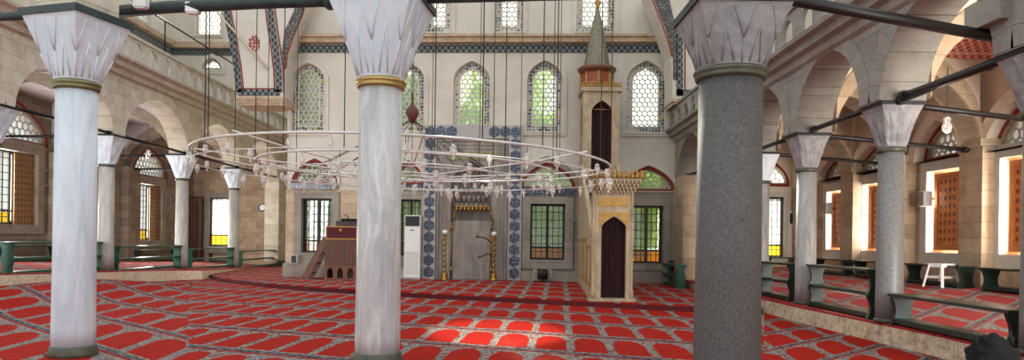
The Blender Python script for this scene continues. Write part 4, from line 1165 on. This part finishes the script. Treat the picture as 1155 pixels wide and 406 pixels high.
# ================================================================== STOOL
Xs = at(1062, 300, 16.6)
t = thing('plastic_stool', 'white plastic stool standing on the sunlit carpet of the right gallery', 'stool', (Xs.x, 16.6, zr(Xs.x)), .3)
H = .56; w = .18
MB().plate([(w*.9*cos(a), w*.9*sin(a)) if False else ((w*(1 if abs(cos(a)) > .38 else abs(cos(a))/.38)*(1 if cos(a) > 0 else -1)), (w*(1 if abs(sin(a)) > .38 else abs(sin(a))/.38)*(1 if sin(a) > 0 else -1))) for a in [2*PI*k/24+.01 for k in range(24)]], [[(.06*cos(2*PI*k/12), .02*sin(2*PI*k/12)) for k in range(12)]], lambda u, v, z: (u, v, z), H-.03, H).build('seat', WPLAS, t, .006)
for sx in (-1, 1):
    for sy in (-1, 1):
        m = MB(); m.bar((sx*.26, sy*.26, 0), (sx*.17, sy*.17, H-.02), .065, .045); m.build('leg', WPLAS, t, .006)
m = MB()
for s in (-1, 1):
    m.bar((-.21, s*.215, .24), (.21, s*.215, .24), .02, .05); m.bar((s*.215, -.21, .24), (s*.215, .21, .24), .02, .05)
m.build('brace', WPLAS, t)
m = MB()
for s in (-1, 1):
    m.bar((-.18, s*.185, H-.06), (.18, s*.185, H-.06), .02, .06); m.bar((s*.185, -.18, H-.06), (s*.185, .18, H-.06), .02, .06)
m.build('apron', WPLAS, t)

# ================================================================== PULPIT (kursi)
Yk = 24.6; pa = at(366, 300, Yk); pb = at(402.5, 300, Yk); W = pb.x-pa.x; Dk = 1.0
t = thing('wooden_pulpit', 'carved brown wooden preacher pulpit with maroon cloth and steps at its left', 'pulpit', ((pa.x+pb.x)/2, Yk, .145))
H1 = at(380, 270, Yk).z-.145; H2 = at(380, 255, Yk).z-.145; H3 = at(390, 249, Yk).z-.145
Mk = lambda u, v, w: (u, w, v)
ah = []
for k in range(3):
    c = -W/2+W*(k+.55)/3.2; ah.append(archloop(c-.1, c+.1, .06, .42, .14, 8, .5))
MB().plate([(-W/2,0), (W/2,0), (W/2,H1), (-W/2,H1)], ah, Mk, 0, .05).build('front_panel', BRWOOD, t)
for u in (-W/2, W/2-.05): MB().box(u, u+.05, .05, Dk, 0, H1).build('side_panel', BRWOOD, t)
MB().box(-W/2+.05, W/2-.05, Dk-.05, Dk, 0, H1).build('back_panel', BRWOOD, t)
MB().box(-W/2+.05, W/2-.05, .05, Dk-.05, H1-.05, H1).build('seat', BRWOOD, t)
m = MB()
for k in range(12):
    u = -W/2+.06+(W-.12)*k/11; m.box(u-.012, u+.012, -.015, 0, .5, H1-.04)
m.build('fluting', DWOOD, t)
MB().box(-W/2+.04, W/2+.02, -.05, .08, H1, H2).build('maroon_cloth', MAROON, t)
MB().plate(hexwin_rect(-W/2+.04, W/2+.02, H1, H2), [hexwin_rect(-W/2+.08, W/2-.02, H1+.04, H2-.04)], Mk, -.06, -.05).build('gold_edging', GOLD, t)
MB().lathe([(.04,-.06), (.06,0), (.04,.06)], (.0, -.06, (H1+H2)/2+.08), 8).build('emblem', GOLD, t)
MB().box(-W/2+.3, W/2+.0, .3, Dk-.1, H2-.05, H3).build('book_rest', DWOOD, t)
MB().box(-W/2+.5, W/2-.1, .2, .5, H3, H3+.08).build('cushion', BLACKC, t)
a = at(388,243,Yk+.3)-t.location; 
MB().tube([(a.x+.15, .35, H3+.05), (a.x+.1, .35, H3+.2), (a.x, .35, a.z+.0)], .018).build('microphone', BLACK, t)
# steps / stringers leaning at left
s0 = at(343, 306, Yk)-t.location; s1 = at(367, 268, Yk)-t.location
for yy in (.1, .75):
    m = MB(); m.bar((s0.x, yy, .03), (s1.x+.0, yy, s1.z), .05, .22); m.build('stringer', BRWOOD, t)
for k in range(4):
    f = (k+.6)/4.2; MB().box(s0.x+(s1.x-s0.x)*f-.14, s0.x+(s1.x-s0.x)*f+.14, .12, .73, s1.z*f, s1.z*f+.03).build('step', BRWOOD, t)

# ================================================================== AC UNIT
Ya = YW(-3.5)-.62; a = at(455.5, 300, Ya); b = at(473.5, 300, Ya); W = b.x-a.x; H = at(464, 241, Ya).z-.2
t = thing('air_conditioner', 'tall white floor standing air conditioner left of the mihrab tiles', 'air conditioner', ((a.x+b.x)/2, Ya, .145))
MB().box(-W/2, W/2, 0, .4, .06, H).build('body', WPLAS, t, .015)
MB().box(-W/2-.02, W/2+.02, -.02, .42, 0, .07).build('base', GRAYP, t)
MB().box(-W/2+.03, W/2-.03, -.015, 0, H*.83, H-.03).build('air_outlet', BLACK, t)
m = MB()
for k in range(14): m.box(-W/2+.05, W/2-.05, -.012, 0, .2+k*.06, .225+k*.06)
m.build('intake_grille', simple('grille_grey', lin(196,194,190), .5), t)
MB().box(-.06, .06, -.012, 0, H*.76, H*.775).build('display', BLACK, t)

# ================================================================== SMALL OBJECTS
# drum shaped fan heater
Y = YW(1)-.7; p = at(612, 309, Y)
t = thing('floor_heater', 'small dark drum shaped heater on a frame under the window right of the mihrab', 'heater', (p.x, Y, .145))
MB().lathe([(.16,.08), (.18,.1), (.18,.42), (.16,.44)], n=20).build('drum', IRON, t)
m = MB()
for k in range(10):
    q = 2*PI*k/10; m.tube([(.185*cos(q), .185*sin(q), .1), (.185*cos(q), .185*sin(q), .42)], .008, 5)
m.build('grille', BRASSD, t)
for s in (-1, 1):
    MB().tube([(s*.3,0,0), (s*.3,0,.42), (s*.18,0,.42)], .014).build('side_frame', CHW, t)
MB().box(-.32, .32, -.06, .06, 0, .03).build('foot', IRON, t); MB().lathe([(.03,.0), (.03,.1)], n=8).build('stem', IRON, t)
# small boxes and frames
def speaker_box(label, c, w, h, d, mat=BLACK, face=None, rot=0):
    t = thing('loudspeaker', label, 'loudspeaker', c, rot)
    MB().box(-w/2, w/2, 0, d, -h/2, h/2).build('cabinet', mat, t, .008)
    MB().box(-w/2+.02, w/2-.02, -.012, 0, -h/2+.02, h/2-.02).build('grille', face or IRON, t); return t
YY = YW(-8)-.75; p = at(329, 289, YY)
t = speaker_box('white framed black loudspeaker standing on the ledge left of the pulpit', (p.x, YY+.25, B(329,297)[1]+.17), .22, .32, .2, WPAINT, BLACK)
p = at(649, 252, 25.2)
for dx, l in ((-.11,'left small grey switch box on the pier beside the minbar'), (.13,'right small grey switch box on the pier beside the minbar')):
    t = thing('switch_box', l, 'switch box', (B(649,252)[0]+dx, YW(B(649,252)[0])-.13, p.z)); MB().box(-.09, .09, 0, .07, -.13, .13).build('box', GRAYP, t, .008); MB().box(-.06, .06, -.01, 0, -.09, .09).build('cover', IRON, t)
p = at(296.5, 234, YLE)
t = thing('wall_clock', 'round white wall clock with dark rim on the stone wall above the last left bench', 'clock', (p.x, YLE-.06, p.z))
def ydisc(r0, r1, y0, y1): 
    return MB().plate([(r1*cos(2*PI*k/32), r1*sin(2*PI*k/32)) for k in range(32)], [[(r0*cos(2*PI*k/32), r0*sin(2*PI*k/32)) for k in range(32)]] if r0 else [], lambda u, v, w: (u, w, v), y0, y1)
ydisc(.17, .24, -.03, .06).build('rim', simple('navy_rim', lin(50,52,74), .4), t); ydisc(0, .18, 0, .05).build('dial', WPLAS, t)
m = MB(); m.bar((0,-.01,0), (.02,-.01,.12), .02, .008); m.bar((0,-.012,0), (-.08,-.012,.03), .025, .008); m.build('hand', BLACK, t)
def frame_pic(label, Y, z, X=XLW, rot=PI/2, s=.26):
    t = thing('picture_frame', label, 'picture', (X+.03, Y, z), rot)
    MB().plate(hexwin_rect(-s,s,-s*1.25,s*1.25), [hexwin_rect(-s+.06,s-.06,-s*1.25+.06,s*1.25-.06)], lambda u, v, w: (u, w, v), -.05, 0).build('frame', GRAYP, t)
    MB().plate(hexwin_rect(-s+.05,s-.05,-s*1.25+.05,s*1.25-.05), [], lambda u, v, w: (u, w, v), -.03, 0).build('panel', simple('dark_print', lin(110,104,96), .6), t)
q = onx(53, 201, XLW+.05); frame_pic('small grey framed plaque on the wall at far left', q.y, q.z)
q = onx(189, 228, XLW+.05); frame_pic('small grey framed plaque right of the narrow shuttered window', q.y, q.z)
for (x, y), l in (((1039,224),'white wall loudspeaker beside the shutter window behind the stool'), ((930,235),'white wall loudspeaker beside the far orange shutter window')):
    q = onx(x, y, XRW-.3); t = thing('loudspeaker', l, 'loudspeaker', (XRW-.45 if False else q.x, q.y, q.z), -PI/2)
    MB().box(-.13, .13, 0, .22, -.2, .2).build('cabinet', WPAINT, t, .01); MB().box(-.1, .1, -.01, 0, -.17, .17).build('grille', GRAYP, t); MB().box(-.03, .03, .22, .34, -.03, .03).build('bracket', IRON, t)
q = at(893.5, 245, YRE-.1); t = thing('notice_board', 'white notice stand with black panel at the end of the right gallery', 'notice board', (q.x, YRE-.12, zr(q.x)))
H = at(893, 238, YRE).z-zr(q.x)
MB().box(-.17, .17, 0, .06, 0, H).build('board', WPAINT, t); MB().box(-.1, .14, -.02, 0, H-.5, H-.1).build('panel', BLACK, t)
# window ledge loudspeaker right of the minbar
q = at(757.5, 297, 25.0); speaker_box('small black loudspeaker on the ledge right of the minbar window', (q.x, 24.95, B(757,306)[1]+.2), .16, .4, .18)
# black curly bundle at lower right
t = thing('black_bundle', 'crumpled black cloth bundle piled at the end of the nearest right bench', 'cloth bundle', (5.75, 8.45, .0))
q = at(1120, 390, 8.0); t.location = (q.x, 8.0, 0)
def blob(seed, r, c, sc):
    random.seed(seed); bm = bmesh.new(); bmesh.ops.create_icosphere(bm, subdivisions=4, radius=r)
    from mathutils import noise
    for v in bm.verts:
        n = noise.noise(v.co*9+Vector((seed,0,0))); n2 = noise.noise(v.co*22+Vector((seed,3,0)))
        v.co *= 1+.28*n+.14*n2; v.co = Vector((v.co.x*sc[0], v.co.y*sc[1], v.co.z*sc[2]))+Vector(c)
    m = MB(); bm.verts.ensure_lookup_table(); m.add([v.co[:] for v in bm.verts], [[v.index for v in f.verts] for f in bm.faces], 0, True); bm.free(); return m
blob(3, .25, (0,0,.3), (1.05,.9,1.15)).build('cloth', BLACKC, t)
m = MB()
for k in range(9):
    random.seed(k+40); a = random.uniform(-.24,.24); m.v += []; 
    m.tube([(a,-.05,.5), (a+random.uniform(-.04,.04),-.02,.58), (a+.05,.02,.57), (a+.04,.05,.5)], .022, 6)
m.build('loop', BLACKC, t)

# white strip lamps clipped under the dark green beam and wire loops around it
for x, l in ((159,'small white box lamp clipped above the dark green tie beam'), (218,'small white box lamp hanging under the dark green tie beam')):
    p = at(x, 3 if x == 159 else 9, 9.7); t = thing('box_lamp', l, 'lamp', p)
    MB().box(-.09, .09, -.06, .06, -.07, .07).build('housing', WPLAS, t, .01); MB().box(-.07, .07, -.045, .045, -.085, -.07).build('diffuser', WPLAS, t); MB().box(-.02, .02, -.02, .02, .07, .12).build('clip', IRON, t)
# ================================================================== TIE BEAMS OF BIG COLUMNS
def beam(label, p, q, r=.05, mat=BEAM):
    return rod(label, [p, q], r, mat, 'tie_beam')
rod('dark green tie beam between the leftmost big column and the brass collared column', [at(112,15,10.0), at(185,8.5,9.8), at(290,3,9.5), at(378,0,9.3)], .085, IRONG, 'tie_beam')
rod('short dark green tie beam entering the frame at the top left corner', [at(-60,22,11), at(40,17,9.6)], .06, IRONG, 'tie_beam')
rod('thick black tie beam from the granite column across the top right', [at(862,-6,8.1), at(1133,44,8.9)], .068, BEAM, 'tie_beam')
rod('black tie beam along the top edge between the middle and right big columns', [at(470,0,9.2), at(785,-8,8.3)], .05, IRONG, 'tie_beam')
rod('long dark diagonal tie rod from the top right pier to the speckled column', [at(1120,72,9.3), at(1014,114,11.3)], .05, BEAM, 'tie_rod')
# wall corbel at right
t = struct(MB().box(5.7, 6.7, 8.35, 9.0, 4.3, 4.62).build('trim_4', ST_R), 'stone corbel at the right', 'corbel')

# ================================================================== CHANDELIER
cc = Vector((at(461, 180, 14).x, 14.0, 0))
tilt = -.018
t = thing('chandelier', 'huge ring chandelier of white hoops with many small glass lamps', 'chandelier', (cc.x, cc.y, 3.14))
def rp(R, a, z): return Vector((R*cos(a), R*sin(a), z-3.14+tilt*R*cos(a)))
rings = [(3.95, 3.09, .020, 40), (2.85, 2.98, .018, 24), (1.75, 2.92, .016, 16), (.8, 2.84, .014, 8)]
for R, z, rr, nl in rings:
    MB().tube([rp(R, 2*PI*k/72, z) for k in range(72)], rr, 8, closed=True).build('hoop', CHW, t)
    if R > 1: MB().tube([rp(R-.0, 2*PI*k/72, z-.22) for k in range(72)], rr*.45, 6, closed=True).build('lower_hoop', CHW, t)
m = MB()
for k in range(8):
    a = 2*PI*k/8+.2
    m.tube([rp(.1,a,2.85), rp(.8,a,2.86), rp(1.75,a,2.94), rp(2.85,a,3.02), rp(3.95,a,3.16)], .014, 6)
m.build('spoke', CHW, t)
# lamp: glass tulip cup on wire
def lamp_mesh():
    m = MB(); m.tube([(0,0,0), (0,0,-.16)], .006, 5, 1)
    m.lathe([(.015,-.13), (.055,-.15), (.05,-.19), (.068,-.23), (.062,-.29), (.035,-.33), (.012,-.37), (.022,-.39), (.004,-.42)], n=10)
    return m
proto = lamp_mesh().build('glass_lamp', [CRYS, ROPE], t)
cnt = 0
def put(p, s=1.0, rz=0):
    global cnt
    if cnt == 0: o = proto
    else: o = proto.copy(); C.objects.link(o)
    o.parent = t; o.location = p; o.scale = (s,s,s); o.rotation_euler = (0,0,rz); cnt += 1
random.seed(5)
for R, z, rr, nl in rings:
    for k in range(nl):
        a = 2*PI*(k+random.uniform(-.15,.15))/nl
        put(rp(R, a, z-(.0 if k % 3 else .12)), random.uniform(.6,.9))
# triple clusters
m2 = MB()
for k in range(2):
    pass
# hub + stays + chain
hub = at(465, 128, 14)-t.location
MB().lathe([(.01,-.22), (.06,-.16), (.13,-.02), (.12,.08), (.05,.16), (.02,.26), (.03,.3), (.01,.4)], hub, 14).build('hub', simple('red_brown_hub', lin(96,44,32), .5), t)
m = MB()
for k in range(12): m.tube([hub+Vector((0,0,-.12)), rp(1.75, 2*PI*k/12+.1, 2.94)], .008, 5)
m.build('stay', ROPE, t)
ch = MB(); z = hub.z+.38
while z < 6.5:
    ch.tube([(hub.x+.02*cos(b*PI/3+0), hub.y, z+.045*sin(b*PI/3)) for b in range(6)], .007, 5, closed=True); z += .085
ch.build('chain', ROPE, t)
m = 0
xs = [(229,3.95),(233,3.95),(263,3.95),(285,2.85),(300,3.95),(318,2.85),(333,3.95),(387,2.85),(485,3.95),(489,2.85),(539,2.85),(542,3.95),(555,1.75),(569,2.85),(586,3.95),(610,3.95),(624,2.85),(627,3.95),(630,3.95),(676,3.95),(692,3.95)]
for i, (x, R) in enumerate(xs):
    zz = [r[1] for r in rings if r[0] == R][0]
    # find angle on ring whose image column is x
    best = min((abs((CX+F*((cc.x+R*cos(a))/(14+R*sin(a))) )-x + 0*a) + (0 if (sin(a) > 0) == (i % 2 == 0) else .8), a) for a in [2*PI*k/720 for k in range(720)])[1]
    p = rp(R, best, zz)
    MB().tube([p, Vector((p.x, p.y, 9.5-3.14))], .009, 5).build('suspension_cord', ROPE, t)
# small lamp fixtures with hanging cable on the left gallery and right gallery
def hang(label, x, y0, y1, Y):
    p = at(x, y1, Y); q = at(x, y0, Y)
    t = thing('pendant_lamp', label, 'pendant lamp', (p.x, Y, p.z))
    MB().tube([(0,0,.28), (0,0,q.z-p.z)], .009, 5).build('cable', ROPE, t)
    MB().lathe([(.03,.3), (.07,.26), (.05,.2), (.09,.13), (.07,.04), (.02,0)], n=12).build('glass_shade', CRYS, t)
hang('glass pendant lamp on a long cable in the nearest right gallery bay', 1068, 92-16, 150, 13.2)
l = bpy.data.lights.new('pendant_bulb', 'POINT'); l.energy = 22; l.color = (1,.93,.82); l.shadow_soft_size = .12
o = bpy.data.objects.new('pendant_bulb', l); C.objects.link(o); o.location = at(1068, 156, 13.2)
hang('glass pendant lamp hanging in the left gallery arch before the shuttered window', 167, 140, 178, 26)

# ================================================================== OUTSIDE
struct(MB().box(-60, 60, 45, 46, -3, -2).build('ground_outside', simple('garden_grass', lin(90,120,60), .9)), 'ground outside', 'ground')
def leafmat(n, a, b):
    t_ = NT(n); k = t_.noise(t_.pos(), 1.3, 5, .7); c = t_.ramp(k, [(.3, a), (.7, b)]); 
    tr = t_.node('ShaderNodeBsdfTranslucent'); t_.link(c, tr.inputs[0]); d = t_.b; t_.link(c, d.inputs['Base Color']); d.inputs['Roughness'].default_value = .7
    mx = t_.node('ShaderNodeMixShader'); mx.inputs[0].default_value = .6; t_.link(d.outputs[0], mx.inputs[1]); t_.link(tr.outputs[0], mx.inputs[2]); t_.link(mx.outputs[0], t_.n['Material Output'].inputs[0]); return t_.m
LEAF = [leafmat('garden_leaves', lin(190,228,110), lin(240,250,180)), leafmat('darker_garden_leaves', lin(150,190,84), lin(220,240,140))]
def tree(label, x, y, h, r, li, n=6500):
    t = thing('garden_bush' if 'bush' in label else 'garden_tree', label, 'bush' if 'bush' in label else 'tree', (x, y, -.4), 0, 'garden bushes' if 'bush' in label else 'garden trees')
    MB().tube([(0,0,0), (.1,0,h*.3), (-.05,.1,h*.55)], [.2,.16,.1], 8).build('trunk', BRWOOD, t)
    m = MB(); random.seed(int(x*10+99))
    cl = [(random.uniform(-.6,.6)*r, random.uniform(-.5,.5)*r, h*random.uniform(.25,.95), r*random.uniform(.45,.7)) for _ in range(24)]
    for k in range(n):
        c = random.choice(cl); d = Vector((random.gauss(0,1), random.gauss(0,1), random.gauss(0,1))).normalized()*c[3]*random.uniform(.6,1)
        p = Vector(c[:3])+d; s = random.uniform(.16,.3); a = Vector((random.uniform(-1,1), random.uniform(-1,1), random.uniform(-1,1))).normalized(); b = a.orthogonal().normalized()
        m.add([p-a*s, p-b*s*.45, p+a*s, p+b*s*.45], [(0,1,2,3)])
    m.build('foliage', LEAF[li], t)
for i, (x, y, h, r, li, l) in enumerate(((-7.0,31.5,9.2,1.9,1,'leafy tree in the garden seen through the window behind the pulpit'), (-3.6,31.5,9.6,2.0,1,'tall leafy tree outside, seen behind the air conditioner window'),
    (-.6,31,10.6,2.1,0,'tall leafy tree outside behind the mihrab windows'), (2.0,30.8,7.2,1.7,0,'leafy tree outside the window between mihrab and minbar'), (4.8,30.0,6.2,2.0,0,'leafy tree outside the window right of the minbar'))):
    tree(l, x, y, h, r, li)

for x, y, h, r, l in ((-7.2,29.6,4.2,1.7,'low bright green bush right outside the window behind the pulpit'), (-3.5,29.6,3.6,1.2,'low bright green bush outside the window behind the air conditioner'),
    (1.5,29.5,4.0,1.8,'low bright green bush outside the window between mihrab and minbar'), (4.4,29.6,4.0,1.5,'low bright green bush outside the window right of the minbar')):
    tree(l, x, y, h, r, 0, 1500)
# ================================================================== LIGHT
w = bpy.data.worlds.new('sky'); bpy.context.scene.world = w; w.use_nodes = True
bg = w.node_tree.nodes['Background']; bg.inputs[0].default_value = (.90, .96, 1.0, 1); bg.inputs[1].default_value = 1.25
def area(name, loc, rot, sx, sy, power, col):
    l = bpy.data.lights.new(name, 'AREA'); l.shape = 'RECTANGLE'; l.size = sx; l.size_y = sy; l.energy = power; l.color = col
    o = bpy.data.objects.new(name, l); C.objects.link(o); o.location = loc; o.rotation_euler = rot; return o
# daylight entering through the windows
for i, r in enumerate(rwin):
    area('window_daylight', (XRW+.13, (r[0]+r[1])/2, (r[2]+r[3])/2), (0, PI/2, 0), (r[3]-r[2])*.9, (r[1]-r[0])*.9, 230, (1,.96,.9))
for i, r in enumerate(lw):
    area('window_daylight', (XLW-.15, (r[0]+r[1])/2, (r[2]+r[3])/2), (0, -PI/2, 0), (r[3]-r[2])*.9, (r[1]-r[0])*.9, 600, (1,.98,.95))
# fill lamps added out of view at the near end of each side gallery
area('gallery_fill', (9.2, 0.5, 2.8), (PI/2+.12, 0, .0), 3.6, 4.4, 480, (1,.97,.9)).data.spread = 1.5
area('gallery_fill', (-15.6, 9.0, 2.6), (PI/2+.12, 0, 0), 4.0, 4.4, 420, (.97,.98,1)).data.spread = 1.6
# low sun behind the mihrab wall: it lights the garden trees and shines through the panes
l = bpy.data.lights.new('sun', 'SUN'); l.energy = 8.0; l.angle = .02; l.color = (1,.95,.86)
o = bpy.data.objects.new('sun', l); C.objects.link(o); o.rotation_euler = (-(PI/2-.42), 0, .12)
# sunbeam from a high dome window onto the nave carpet
l = bpy.data.lights.new('sun_beam', 'SPOT'); l.energy = 42000; l.spot_size = .13; l.spot_blend = .6; l.color = (1,.9,.75); l.shadow_soft_size = .1
o = bpy.data.objects.new('sun_beam', l); C.objects.link(o); tgt = onz(560, 375, 0); src = Vector((1, -4, 14.0)); o.location = src
o.rotation_euler = (tgt-src).to_track_quat('-Z', 'Y').to_euler()

sc = bpy.context.scene
sc.view_settings.view_transform = 'Standard'; sc.view_settings.look = 'None'; sc.view_settings.gamma = 1; sc.view_settings.exposure = 0.2
sc.view_settings.use_curve_mapping = False
sc.cycles.max_bounces = 8; sc.cycles.transparent_max_bounces = 16
